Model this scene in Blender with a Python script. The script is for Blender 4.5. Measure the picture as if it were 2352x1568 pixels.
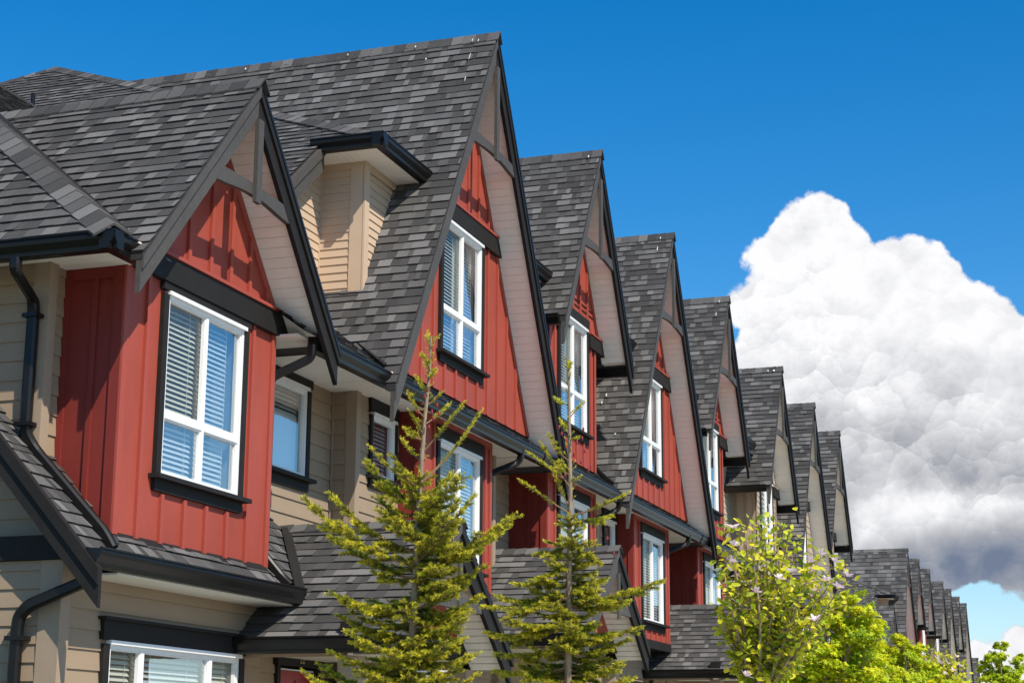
import bpy, math, random
from mathutils import Vector, Matrix
R_ = math.radians
scene = bpy.context.scene
for o in list(bpy.data.objects): bpy.data.objects.remove(o)
COL = scene.collection

# ------------------------------------------------------------------ camera
# x runs along the facades, y into the buildings, z up; eye height 1.6 m above the ground (z = -1.6)
GZ = -1.6
pit, yaw, roll = R_(13.2637), R_(19.0920), R_(0.3469)
cF = Vector((math.cos(yaw), math.sin(yaw), 0)); cR = Vector((math.sin(yaw), -math.cos(yaw), 0)); cU = Vector((0, 0, 1))
Fp = cF*math.cos(pit) + cU*math.sin(pit); Up = cU*math.cos(pit) - cF*math.sin(pit)
Rr = cR*math.cos(roll) + Up*math.sin(roll); Ur = Up*math.cos(roll) - cR*math.sin(roll)
cd = bpy.data.cameras.new("camera"); cam = bpy.data.objects.new("camera", cd); COL.objects.link(cam)
cam.matrix_world = Matrix(((Rr.x, Ur.x, -Fp.x, 0), (Rr.y, Ur.y, -Fp.y, 0), (Rr.z, Ur.z, -Fp.z, 0), (0, 0, 0, 1)))
cd.sensor_width = 36; cd.lens = 6549.89/3840*36; cd.clip_start = 0.1; cd.clip_end = 5000
scene.camera = cam

# ------------------------------------------------------------------ sun, sky, exposure
Ldir = Vector((0.65, 1.0, -1.25)).normalized()          # direction the sunlight travels
sl = bpy.data.lights.new("sun", 'SUN'); sl.energy = 5.0; sl.angle = R_(0.5); sl.color = (1.0, 0.93, 0.82)
so = bpy.data.objects.new("sun", sl); COL.objects.link(so); so.rotation_euler = Ldir.to_track_quat('-Z', 'Y').to_euler()
so.location = (-20, -30, 40)
scene.view_settings.view_transform = 'Standard'; scene.view_settings.look = 'None'
scene.view_settings.exposure = 0.12; scene.view_settings.gamma = 1

def px_dir(x, y):       # a sky direction from where a cloud stands (used once, to place clouds in the world's sky)
    d = Fp + Rr*((x-1176)/4011.8) + Ur*((784-y)/4011.8)
    return d.normalized()

def make_world():
    w = bpy.data.worlds.new("World"); scene.world = w; w.use_nodes = True
    nt = w.node_tree; N = nt.nodes; L = nt.links; N.clear()
    def nd(t, **k):
        n = N.new(t)
        for a, b in k.items(): setattr(n, a, b)
        return n
    def con(v, sock):
        if isinstance(v, (int, float)): sock.default_value = v
        elif isinstance(v, (tuple, list)): sock.default_value = v
        else: L.new(v, sock)
    def M(op, a, b=0.0, c=None, clamp=False):
        n = nd('ShaderNodeMath', operation=op, use_clamp=clamp); con(a, n.inputs[0]); con(b, n.inputs[1])
        if c is not None: con(c, n.inputs[2])
        return n.outputs[0]
    def MR(v, a, b, c=0.0, d=1.0, smooth=True):
        n = nd('ShaderNodeMapRange', interpolation_type='SMOOTHSTEP' if smooth else 'LINEAR')
        con(v, n.inputs[0]); n.inputs[1].default_value = a; n.inputs[2].default_value = b; n.inputs[3].default_value = c; n.inputs[4].default_value = d
        return n.outputs[0]
    def MIX(f, a, b):
        n = nd('ShaderNodeMix', data_type='RGBA'); con(f, n.inputs[0]); con(a, n.inputs[6]); con(b, n.inputs[7]); return n.outputs[2]
    sky = nd('ShaderNodeTexSky'); sky.sky_type = 'NISHITA'; sky.sun_disc = False
    S = -Ldir
    sky.sun_elevation = math.asin(S.z); sky.sun_rotation = math.atan2(S.x, S.y)
    sky.altitude = 100; sky.air_density = 1.0; sky.dust_density = 0.3; sky.ozone_density = 3.0
    hs = nd('ShaderNodeHueSaturation'); hs.inputs['Saturation'].default_value = 1.45; hs.inputs['Value'].default_value = 1.05
    L.new(sky.outputs[0], hs.inputs['Color'])
    tc = nd('ShaderNodeTexCoord'); dirv = tc.outputs['Generated']
    def noise(scale, detail, rough, off=(0, 0, 0), vec=None):
        mp = nd('ShaderNodeMapping'); L.new(vec or dirv, mp.inputs[0]); mp.inputs['Location'].default_value = off
        n = nd('ShaderNodeTexNoise'); L.new(mp.outputs[0], n.inputs['Vector']); n.inputs['Scale'].default_value = scale
        n.inputs['Detail'].default_value = detail; n.inputs['Roughness'].default_value = rough
        return n.outputs['Fac']
    sxyz = nd('ShaderNodeSeparateXYZ'); L.new(dirv, sxyz.inputs[0])
    az = M('ARCTAN2', sxyz.outputs[1], sxyz.outputs[0]); el = M('ARCSINE', sxyz.outputs[2], 0)
    def ae(x, y):
        d = px_dir(x, y); return math.atan2(d.y, d.x), math.asin(d.z)
    def blobs(lst, k=0.010):
        out = None
        for (x, y, r) in lst:
            a, e = ae(x, y); rr = r/4011.8
            da = M('MULTIPLY', M('SUBTRACT', az, a), 0.98); de = M('SUBTRACT', el, e)
            dist = M('SQRT', M('ADD', M('MULTIPLY', da, da), M('MULTIPLY', de, de)), 0)
            s = M('SUBTRACT', dist, rr)
            out = s if out is None else M('SMOOTH_MIN', out, s, k)
        return out
    body = blobs([(1880, 510, 62), (1838, 555, 70), (1770, 585, 52), (1728, 585, 14), (1738, 712, 58), (1940, 590, 60), (1690, 700, 22), (1860, 690, 130), (1990, 700, 130), (2065, 650, 85),
                  (2110, 700, 110), (2200, 745, 100), (2290, 800, 100), (2370, 860, 100), (1830, 860, 150), (2020, 900, 260), (2270, 1010, 240), (1900, 1010, 170),
                  (2120, 1150, 200), (2330, 1165, 178), (1960, 1160, 160), (2500, 900, 190), (2620, 1040, 200), (1700, 1120, 120), (1780, 1290, 90), (2050, 1245, 95)])
    low = blobs([(2290, 1560, 80), (2380, 1540, 95), (2235, 1580, 90), (2130, 1600, 90), (2480, 1560, 80), (2620, 1580, 90), (2000, 1620, 80), (1850, 1640, 90), (2790, 1600, 110)], 0.004)
    # cauliflower lumps: every cell is a small dome, standing proud of the cloud's edge and lit from above left
    nz = nd('ShaderNodeTexNoise'); L.new(dirv, nz.inputs['Vector']); nz.inputs['Scale'].default_value = 60; nz.inputs['Detail'].default_value = 4
    ds = nd('ShaderNodeVectorMath', operation='SCALE'); L.new(nz.outputs['Color'], ds.inputs[0]); ds.inputs['Scale'].default_value = 0.010
    ad = nd('ShaderNodeVectorMath', operation='ADD'); L.new(dirv, ad.inputs[0]); L.new(ds.outputs[0], ad.inputs[1])
    bil = None; shade = None; sd = (Ur*0.9 - Rr*0.25 - Fp*0.35).normalized()
    for sc, am, wt in ((27, .0095, .46), (70, .0050, .30), (200, .0018, .16)):
        v = nd('ShaderNodeTexVoronoi'); v.feature = 'F1'; v.inputs['Scale'].default_value = sc; L.new(ad.outputs[0], v.inputs['Vector'])
        t = M('MULTIPLY', M('SUBTRACT', .55, v.outputs['Distance']), am); bil = t if bil is None else M('ADD', bil, t)
        df = nd('ShaderNodeVectorMath', operation='SUBTRACT'); L.new(ad.outputs[0], df.inputs[0]); L.new(v.outputs['Position'], df.inputs[1])
        dt = nd('ShaderNodeVectorMath', operation='DOT_PRODUCT'); L.new(df.outputs[0], dt.inputs[0]); dt.inputs[1].default_value = tuple(sd*sc)
        t = M('MULTIPLY', dt.outputs['Value'], wt); shade = t if shade is None else M('ADD', shade, t)
    n1 = noise(30, 10, 0.62); n2 = noise(70, 8, 0.62, (3, 1, 2))
    wob = M('ADD', M('MULTIPLY', M('SUBTRACT', n1, 0.5), 0.038), M('MULTIPLY', M('SUBTRACT', n2, 0.5), 0.026))
    wobb = M('ADD', bil, M('MULTIPLY', wob, 0.30))
    bm = MR(M('SUBTRACT', body, M('ADD', wobb, .0022)), 0.0010, -0.0022)
    lm = MR(M('SUBTRACT', low, wobb), 0.0010, -0.002)
    mask = M('MAXIMUM', bm, lm)
    # cloud brightness: billows seen as relief toward the sun, plus the grey undersides
    e1 = noise(30, 8, 0.55, (0.0, 0.0, 0.0)); e2 = noise(30, 8, 0.55, (-0.006, -0.004, 0.012))
    relief = M('ADD', M('MULTIPLY', M('SUBTRACT', e1, e2), 0.6), M('MULTIPLY', M('MULTIPLY', shade, MR(noise(7, 3, .5, (2, 7, 1)), .35, .65, .10, .55)), MR(el, ae(2000, 1250)[1], ae(2000, 1000)[1], .25, 1.0)))
    g1 = blobs([(2100, 1100, 70), (2230, 1100, 80), (2340, 1110, 70), (2480, 1090, 90), (1960, 1090, 70), (1890, 980, 40), (1920, 1180, 60), (2180, 900, 20)], 0.02)
    g2 = blobs([(2200, 1290, 35), (2290, 1290, 50), (2400, 1300, 50), (2110, 1310, 30), (2500, 1300, 60), (2040, 1300, 20)], 0.02)
    puff = blobs([(2000, 1175, 40), (2060, 1190, 55), (2120, 1175, 45), (2230, 1190, 38), (2330, 1205, 60), (2170, 1165, 38), (2440, 1190, 50), (2280, 1170, 40), (2010, 1250, 30)], 0.012)
    lw = noise(9, 5, 0.55, (5, 2, 1))
    wobg = M('MULTIPLY', M('SUBTRACT', lw, 0.5), 0.10)
    G1 = MR(M('ADD', g1, wobg), 0.035, -0.03); G2 = M('MULTIPLY', MR(M('ADD', g2, M('MULTIPLY', wobg, .5)), 0.030, -0.020), 1.12); PF = MR(M('ADD', puff, wob), 0.008, -0.010)
    elg = MR(el, ae(2000, 1050)[1], ae(2000, 760)[1], 0.34, 0.03)
    dark = M('MULTIPLY', M('MAXIMUM', M('MULTIPLY', G1, 0.66), elg), M('SUBTRACT', 1.0, M('MULTIPLY', PF, 0.88)))
    dark = M('MAXIMUM', dark, G2)
    dark = M('MULTIPLY', dark, M('SUBTRACT', 1.0, M('MULTIPLY', lm, .85)))
    dark = M('SUBTRACT', dark, relief, clamp=True)
    dark = M('ADD', dark, M('MULTIPLY', MR(lw, 0.5, 0.75), 0.12), clamp=True)
    ramp = nd('ShaderNodeValToRGB'); L.new(dark, ramp.inputs[0]); cr = ramp.color_ramp
    cr.elements[0].position = 0; cr.elements[0].color = (6.6, 6.6, 6.75, 1)
    cr.elements[1].position = 1; cr.elements[1].color = (1.15, 1.45, 2.1, 1)
    e = cr.elements.new(0.28); e.color = (4.5, 4.55, 4.75, 1)
    e = cr.elements.new(0.60); e.color = (2.7, 2.8, 3.1, 1)
    ccol = ramp.outputs[0]
    # pale sky toward the horizon
    hz = MR(el, ae(2000, 1900)[1], ae(2000, 900)[1], 1.0, 0.0)
    skyc = MIX(M('MULTIPLY', hz, 0.55), hs.outputs[0], (3.6, 5.0, 6.1, 1))
    # a scatter of ordinary cloud in the rest of the sky (seen only in the window panes)
    rest = MR(noise(2.6, 8, 0.6, (1.3, 4.0, 0.4)), 0.52, 0.66)
    behind = MR(sxyz.outputs[1], -0.02, -0.25)
    restm = M('MULTIPLY', M('MULTIPLY', rest, behind), 0.8)
    skyc = MIX(restm, skyc, (5.5, 5.7, 6.1, 1))
    final = MIX(mask, skyc, ccol)
    bg = nd('ShaderNodeBackground'); L.new(final, bg.inputs[0]); bg.inputs[1].default_value = 0.138
    out = nd('ShaderNodeOutputWorld'); L.new(bg.outputs[0], out.inputs[0])
    w.cycles.sampling_method = 'MANUAL'; w.cycles.sample_map_resolution = 512
make_world()

# ------------------------------------------------------------------ materials
MATS = {}
def mat(name, base, rough=0.6, var=0.12, nscale=6.0, bump=0.0, bscale=60.0, spec=0.3, tone=None, coat=0.0, stretch=None, metal=0.0, trans=None, dirt=0.0):
    m = bpy.data.materials.new(name); m.use_nodes = True; nt = m.node_tree; N = nt.nodes; L = nt.links
    b = N['Principled BSDF']; b.inputs['Roughness'].default_value = rough; b.inputs['Specular IOR Level'].default_value = spec
    b.inputs['Coat Weight'].default_value = coat; b.inputs['Metallic'].default_value = metal; b.inputs['Coat Roughness'].default_value = 0.15
    tc = N.new('ShaderNodeTexCoord'); mp = N.new('ShaderNodeMapping'); L.new(tc.outputs['Object'], mp.inputs[0])
    if stretch: mp.inputs['Scale'].default_value = stretch
    n1 = N.new('ShaderNodeTexNoise'); n1.inputs['Scale'].default_value = nscale; n1.inputs['Detail'].default_value = 5; L.new(mp.outputs[0], n1.inputs['Vector'])
    mx = N.new('ShaderNodeMix'); mx.data_type = 'RGBA'
    lo = tuple(max(0, c*(1-var)) for c in base)+(1,); hi = tuple(min(1, c*(1+var)) for c in base)+(1,)
    mx.inputs[6].default_value = lo; mx.inputs[7].default_value = hi; L.new(n1.outputs['Fac'], mx.inputs[0])
    col = mx.outputs[2]
    if tone:        # per-face tone attribute runs through a ramp of real pigment colours
        at = N.new('ShaderNodeAttribute'); at.attribute_name = 'tone'
        rp = N.new('ShaderNodeValToRGB'); L.new(at.outputs['Fac'], rp.inputs[0]); cr = rp.color_ramp
        for i, (p, c) in enumerate(tone):
            e = cr.elements[i] if i < 2 else cr.elements.new(p)
            e.position = p; e.color = tuple(c)+(1,)
        m2 = N.new('ShaderNodeMix'); m2.data_type = 'RGBA'; m2.blend_type = 'MULTIPLY'; m2.inputs[0].default_value = 1
        mx.inputs[6].default_value = (1-var, 1-var, 1-var, 1); mx.inputs[7].default_value = (1+var, 1+var, 1+var, 1)
        L.new(rp.outputs[0], m2.inputs[6]); L.new(mx.outputs[2], m2.inputs[7]); col = m2.outputs[2]
    if dirt > 0:
        n3 = N.new('ShaderNodeTexNoise'); n3.inputs['Scale'].default_value = 1.3; n3.inputs['Detail'].default_value = 6; L.new(tc.outputs['Object'], n3.inputs['Vector'])
        m3 = N.new('ShaderNodeMix'); m3.data_type = 'RGBA'; m3.blend_type = 'MULTIPLY'; m3.inputs[0].default_value = dirt
        r3 = N.new('ShaderNodeMapRange'); r3.inputs[1].default_value = .35; r3.inputs[2].default_value = .7; L.new(n3.outputs['Fac'], r3.inputs[0])
        c3 = N.new('ShaderNodeMix'); c3.data_type = 'RGBA'; c3.inputs[6].default_value = (.72, .70, .68, 1); c3.inputs[7].default_value = (1.1, 1.1, 1.1, 1); L.new(r3.outputs[0], c3.inputs[0])
        L.new(col, m3.inputs[6]); L.new(c3.outputs[2], m3.inputs[7]); col = m3.outputs[2]
    L.new(col, b.inputs['Base Color'])
    if bump > 0:
        n2 = N.new('ShaderNodeTexNoise'); n2.inputs['Scale'].default_value = bscale; n2.inputs['Detail'].default_value = 4; L.new(mp.outputs[0], n2.inputs['Vector'])
        bp = N.new('ShaderNodeBump'); bp.inputs['Strength'].default_value = bump; bp.inputs['Distance'].default_value = 0.01; L.new(n2.outputs['Fac'], bp.inputs['Height']); L.new(bp.outputs[0], b.inputs['Normal'])
    if trans:
        t = N.new('ShaderNodeBsdfTranslucent'); mm = N.new('ShaderNodeMixShader'); mm.inputs[0].default_value = trans
        L.new(col, t.inputs[0]); L.new(b.outputs[0], mm.inputs[1]); L.new(t.outputs[0], mm.inputs[2]); L.new(mm.outputs[0], N['Material Output'].inputs[0])
    MATS[name] = m; return m
mat('shingle', (1, 1, 1), 0.93, var=0.42, nscale=150, bump=0.55, bscale=240, spec=0.2, dirt=0.5,
    tone=[(0.0, (0.055, 0.053, 0.051)), (1.0, (0.205, 0.197, 0.187)), (0.30, (0.080, 0.0765, 0.0735)), (0.62, (0.124, 0.119, 0.113))])
mat('deck', (0.035, 0.033, 0.033), 0.9, bump=0.3)
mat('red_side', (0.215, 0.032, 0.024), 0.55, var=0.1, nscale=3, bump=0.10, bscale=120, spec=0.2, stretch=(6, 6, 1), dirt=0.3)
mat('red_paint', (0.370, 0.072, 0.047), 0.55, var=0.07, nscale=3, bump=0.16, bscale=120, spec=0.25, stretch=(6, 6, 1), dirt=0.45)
mat('red_trim', (0.36, 0.070, 0.046), 0.5, var=0.07, bump=0.10, bscale=90, spec=0.25)
mat('black_trim', (0.022, 0.020, 0.018), 0.6, var=0.25, nscale=14, bump=0.12, bscale=110, spec=0.15, dirt=0.4)
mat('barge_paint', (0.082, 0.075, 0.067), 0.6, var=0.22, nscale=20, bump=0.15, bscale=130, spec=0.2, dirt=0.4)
mat('gutter_metal', (0.008, 0.0075, 0.007), 0.34, var=0.2, bump=0.0, spec=0.28, coat=0.05)
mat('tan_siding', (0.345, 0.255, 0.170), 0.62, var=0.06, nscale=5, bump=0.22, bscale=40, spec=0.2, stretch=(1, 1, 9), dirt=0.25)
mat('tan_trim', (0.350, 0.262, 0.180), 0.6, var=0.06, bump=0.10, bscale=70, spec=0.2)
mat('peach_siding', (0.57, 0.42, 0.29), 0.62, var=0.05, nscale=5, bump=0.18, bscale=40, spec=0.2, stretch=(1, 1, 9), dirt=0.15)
mat('grey_siding', (0.36, 0.335, 0.26), 0.62, var=0.06, nscale=5, bump=0.18, bscale=40, spec=0.2, stretch=(1, 1, 9), dirt=0.2)
mat('beige_siding', (0.46, 0.36, 0.27), 0.62, var=0.06, nscale=5, bump=0.18, bscale=40, spec=0.2, stretch=(1, 1, 9), dirt=0.2)
mat('soffit_vinyl', (0.92, 0.87, 0.76), 0.55, var=0.04, bump=0.12, bscale=200, spec=0.2)
mat('white_vinyl', (0.82, 0.82, 0.80), 0.35, var=0.02, spec=0.4)
mat('blind_slat', (0.90, 0.90, 0.86), 0.45, var=0.03, spec=0.3)
mat('curtain', (0.62, 0.62, 0.58), 0.8, var=0.06, spec=0.1)
mat('room', (0.28, 0.29, 0.30), 0.9, var=0.3, nscale=2)
mat('door_red', (0.36, 0.03, 0.03), 0.35, var=0.06, spec=0.5)
mat('brass', (0.60, 0.46, 0.24), 0.35, var=0.1, metal=0.7)
mat('bark', (0.34, 0.25, 0.17), 0.9, var=0.45, nscale=30, bump=0.7, bscale=60, stretch=(1, 1, .3))
mat('twig', (0.24, 0.15, 0.07), 0.8, var=0.3)
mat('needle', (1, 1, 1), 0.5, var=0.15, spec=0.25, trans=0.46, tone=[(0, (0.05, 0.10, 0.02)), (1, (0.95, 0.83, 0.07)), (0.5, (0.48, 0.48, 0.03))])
mat('leaf', (1, 1, 1), 0.5, var=0.15, spec=0.3, trans=0.40, tone=[(0, (0.14, 0.24, 0.02)), (1, (0.90, 0.78, 0.05)), (0.5, (0.54, 0.60, 0.03))])
mat('maple_leaf', (1, 1, 1), 0.5, var=0.15, spec=0.25, trans=0.40, tone=[(0, (0.14, 0.28, 0.012)), (1, (0.80, 0.76, 0.02)), (0.5, (0.48, 0.60, 0.02))])
mat('petal', (0.96, 0.73, 0.76), 0.5, var=0.2, nscale=30, trans=0.3, spec=0.2)
mat('cone', (0.26, 0.025, 0.035), 0.5, var=0.3)
mat('bird_dropping', (0.75, 0.74, 0.70), 0.8, var=0.1)
mat('lawn', (0.09, 0.10, 0.045), 0.9, var=0.4, nscale=4, bump=0.6)
mat('asphalt', (0.05, 0.05, 0.052), 0.9, var=0.25, nscale=40, bump=0.4)
mat('concrete', (0.52, 0.50, 0.46), 0.85, var=0.12, nscale=12, bump=0.2)

def glass_mat(name, tint, refl_lo, refl_hi, rough=0.0, gloss=(1, 1, 1)):
    m = bpy.data.materials.new(name); m.use_nodes = True; nt = m.node_tree; N = nt.nodes; L = nt.links; N.clear()
    o = N.new('ShaderNodeOutputMaterial'); t = N.new('ShaderNodeBsdfTransparent'); t.inputs[0].default_value = tint+(1,)
    g = N.new('ShaderNodeBsdfGlossy'); g.inputs['Roughness'].default_value = rough; g.inputs[0].default_value = gloss+(1,)
    lw = N.new('ShaderNodeLayerWeight'); lw.inputs[0].default_value = 0.5
    mr = N.new('ShaderNodeMapRange'); mr.inputs[3].default_value = refl_lo; mr.inputs[4].default_value = refl_hi; L.new(lw.outputs['Facing'], mr.inputs[0])
    tc = N.new('ShaderNodeTexCoord'); n = N.new('ShaderNodeTexNoise'); n.inputs['Scale'].default_value = 1.7; L.new(tc.outputs['Object'], n.inputs['Vector'])
    bp = N.new('ShaderNodeBump'); bp.inputs['Strength'].default_value = 0.08; bp.inputs['Distance'].default_value = 0.05; L.new(n.outputs['Fac'], bp.inputs['Height']); L.new(bp.outputs[0], g.inputs['Normal'])
    mx = N.new('ShaderNodeMixShader'); L.new(mr.outputs[0], mx.inputs[0]); L.new(t.outputs[0], mx.inputs[1]); L.new(g.outputs[0], mx.inputs[2]); L.new(mx.outputs[0], o.inputs[0])
    MATS[name] = m
glass_mat('glass', (0.88, 0.95, 0.98), 0.20, 0.70)
glass_mat('screen_glass', (0.74, 0.75, 0.70), 0.10, 0.30, 0.25, (0.8, 0.8, 0.75))

# ------------------------------------------------------------------ mesh helpers
class MB:
    def __init__(s): s.v = []; s.f = []; s.t = []; s.m = []
    def face(s, pts, tone=0.5, m=0):
        b = len(s.v); s.v.extend([tuple(p) for p in pts]); s.f.append(tuple(range(b, b+len(pts)))); s.t.append(tone); s.m.append(m)
    def hexa(s, p, tone=0.5, m=0):      # 8 corners: 0-3 one face in order, 4-7 the opposite one
        b = len(s.v); s.v.extend([tuple(q) for q in p])
        for q in ((0, 1, 2, 3), (7, 6, 5, 4), (0, 4, 5, 1), (1, 5, 6, 2), (2, 6, 7, 3), (3, 7, 4, 0)):
            s.f.append(tuple(b+i for i in q)); s.t.append(tone); s.m.append(m)
    def box(s, x0, x1, y0, y1, z0, z1, tone=0.5, m=0):
        s.hexa([(x0, y0, z0), (x1, y0, z0), (x1, y1, z0), (x0, y1, z0), (x0, y0, z1), (x1, y0, z1), (x1, y1, z1), (x0, y1, z1)], tone, m)
    def prism(s, poly, d, tone=0.5, m=0):
        n = len(poly); b = len(s.v); d = Vector(d)
        s.v.extend([tuple(p) for p in poly]); s.v.extend([tuple(Vector(p)+d) for p in poly])
        s.f.append(tuple(range(b, b+n))); s.f.append(tuple(range(b+2*n-1, b+n-1, -1)))
        for i in range(n):
            j = (i+1) % n; s.f.append((b+i, b+n+i, b+n+j, b+j))
        s.t.extend([tone]*(n+2)); s.m.extend([m]*(n+2))
    def tube(s, pts, rads, n=6, tone=0.5, m=0):
        pts = [Vector(p) for p in pts]; rings = []
        for i, p in enumerate(pts):
            d = (pts[min(i+1, len(pts)-1)] - pts[max(i-1, 0)]); d = d.normalized() if d.length > 1e-9 else Vector((0, 0, 1))
            a = d.orthogonal().normalized() if i == 0 else (prev - d*prev.dot(d)).normalized()
            prev = a; c = d.cross(a); b = len(s.v); r = rads[i] if isinstance(rads, (list, tuple)) else rads
            for k in range(n):
                th = 2*math.pi*k/n; s.v.append(tuple(p + a*math.cos(th)*r + c*math.sin(th)*r))
            rings.append(b)
        for i in range(len(rings)-1):
            for k in range(n):
                j = (k+1) % n; s.f.append((rings[i]+k, rings[i]+j, rings[i+1]+j, rings[i+1]+k)); s.t.append(tone); s.m.append(m)
        s.f.append(tuple(rings[-1]+k for k in range(n))); s.t.append(tone); s.m.append(m)
        s.f.append(tuple(rings[0]+k for k in reversed(range(n)))); s.t.append(tone); s.m.append(m)
    def sweep(s, path, w, d, ref, rnd=0.09, m=0):   # rectangular pipe with rounded elbows; ref = direction of its depth d
        P = [Vector(p) for p in path]; pts = [P[0]]
        for i in range(1, len(P)-1):
            a = (P[i-1]-P[i]); b = (P[i+1]-P[i]); r = min(rnd, a.length*.45, b.length*.45); a.normalize(); b.normalize()
            for k in range(5):
                t = k/4; pts.append((P[i]+a*r)*(1-t)**2 + P[i]*2*t*(1-t) + (P[i]+b*r)*t*t)
        pts.append(P[-1]); ref = Vector(ref); rings = []
        for i, p in enumerate(pts):
            t = (pts[min(i+1, len(pts)-1)] - pts[max(i-1, 0)]).normalized()
            u = t.cross(ref)
            if u.length < 1e-3: u = t.orthogonal()
            u.normalize(); v = u.cross(t).normalized(); b = len(s.v)
            for (cu, cv) in ((-1, -.6), (-.6, -1), (.6, -1), (1, -.6), (1, .6), (.6, 1), (-.6, 1), (-1, .6)): s.v.append(tuple(p+u*cu*w/2+v*cv*d/2))
            rings.append(b)
        for i in range(len(rings)-1):
            for k in range(8):
                j = (k+1) % 8; s.f.append((rings[i]+k, rings[i]+j, rings[i+1]+j, rings[i+1]+k)); s.t.append(.5); s.m.append(m)
        for r in (rings[0], rings[-1]): s.f.append(tuple(r+k for k in range(8))); s.t.append(.5); s.m.append(m)
ORG = [Vector((0, 0, 0))]
def build(mb, name, mats, parent=None, smooth=False, label=None):
    if not mb.f: return None
    me = bpy.data.meshes.new(name); o_ = ORG[0]
    me.from_pydata([(v[0]-o_.x, v[1]-o_.y, v[2]-o_.z) for v in mb.v], [], mb.f)
    if isinstance(mats, str): mats = [mats]
    for m in mats: me.materials.append(MATS[m])
    at = me.attributes.new('tone', 'FLOAT', 'FACE'); at.data.foreach_set('value', mb.t)
    if len(mats) > 1: me.polygons.foreach_set('material_index', mb.m)
    if smooth: me.polygons.foreach_set('use_smooth', [True]*len(mb.f))
    me.update()
    o = bpy.data.objects.new(name, me); COL.objects.link(o)
    if parent: o.parent = parent
    if label: o['label'] = label
    return o
def thing(name, label, cat, loc, group=None):
    o = bpy.data.objects.new(name, None); COL.objects.link(o); o.location = loc; o.empty_display_size = 0.3
    o['label'] = label; o['category'] = cat
    if group: o['group'] = group
    return o

def clip(poly, region):     # Sutherland-Hodgman against a convex counter-clockwise region
    out = poly; n = len(region)
    for i in range(n):
        ax, ay = region[i]; bx, by = region[(i+1) % n]; inp = out; out = []
        if not inp: return []
        for j in range(len(inp)):
            p = inp[j]; q = inp[(j+1) % len(inp)]
            sp = (bx-ax)*(p[1]-ay)-(by-ay)*(p[0]-ax); sq = (bx-ax)*(q[1]-ay)-(by-ay)*(q[0]-ax)
            if sp >= -1e-9: out.append(p)
            if (sp > 1e-9 and sq < -1e-9) or (sp < -1e-9 and sq > 1e-9):
                t = sp/(sp-sq); out.append((p[0]+(q[0]-p[0])*t, p[1]+(q[1]-p[1])*t))
    return out
def ccw(poly):
    a = sum(poly[i][0]*poly[(i+1) % len(poly)][1]-poly[(i+1) % len(poly)][0]*poly[i][1] for i in range(len(poly)))
    return poly if a > 0 else poly[::-1]
def shingles(mb, O, U, V, poly, seed, e=0.121, coarse=1.0, lift=1.0):
    rnd = random.Random(seed); O = Vector(O); U = Vector(U).normalized(); V = Vector(V).normalized(); N = U.cross(V)
    if N.z < 0: N = -N
    poly = ccw(poly); us = [p[0] for p in poly]; vs = [p[1] for p in poly]; u0, u1, v0, v1 = min(us), max(us), min(vs), max(vs)
    k = 0; v = v0
    while v < v1-1e-4:
        u = u0 - rnd.random()*0.3; vb = v; wv = rnd.uniform(-.003, .003)
        while u < u1:
            w = rnd.choice((.06, .08, .10, .12, .13, .15, .19))*coarse; r = rnd.random()
            tone = rnd.uniform(.02, .30) if r < .36 else (rnd.uniform(.34, .60) if r < .76 else rnd.uniform(.62, .95))
            lip = (0.017 if r >= .36 else 0.009)*lift + rnd.uniform(-.0015, .0015)
            sk = rnd.uniform(-.004, .004)
            vb2 = vb + wv + rnd.uniform(-.0035, .0035)
            q = clip([(u, vb2), (u+w, vb2+sk*.4), (u+w+.002, vb+e+.006), (u, vb+e+.006)], poly)
            if len(q) >= 3:
                P = [O+U*a+V*b+N*(lip*max(0, 1-(b-vb)/e)+.002) for a, b in q]
                mb.face(P, tone)
                for i in range(len(q)):
                    j = (i+1) % len(q)
                    if q[i][1] < vb+.02 and q[j][1] < vb+.02 and abs(q[i][0]-q[j][0]) > .004:
                        mb.face([P[i], P[j], P[j]-N*(lip+.004), P[i]-N*(lip+.004)], 0.0)
                    elif abs(q[i][0]-q[j][0]) < .004: mb.face([P[i], P[j], P[j]-N*.008, P[i]-N*.008], 0.05)
            u += w
        v += e
def cap_row(mb, A, B, dl, dr, seed, w=0.14, step=0.15, h=0.034):   # ridge or hip cap pieces from A to B, dl/dr = unit down-slope directions either side
    rnd = random.Random(seed); A = Vector(A); B = Vector(B); n = max(1, int((B-A).length/step)); D = (B-A)/n; ax = (B-A).normalized(); dl = Vector(dl); dr = Vector(dr); dl = (dl-ax*dl.dot(ax)).normalized(); dr = (dr-ax*dr.dot(ax)).normalized(); up = Vector((0, 0, 1))
    for i in range(n):
        t = rnd.choice((rnd.uniform(.05, .3), rnd.uniform(.35, .6), rnd.uniform(.6, .9)))
        a = A+D*i + up*(h+.004); b = A+D*(i+1.05) + up*(h-.006)
        for d in (dl, dr):
            q = [a, b, b+d*w, a+d*w]; mb.face(q, t)
            mb.face([a, a+d*w, a+d*w-up*.02, a-up*.02], .0)
            mb.face([a+d*w, b+d*w, b+d*w-up*.02, a+d*w-up*.02], .0)

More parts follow.
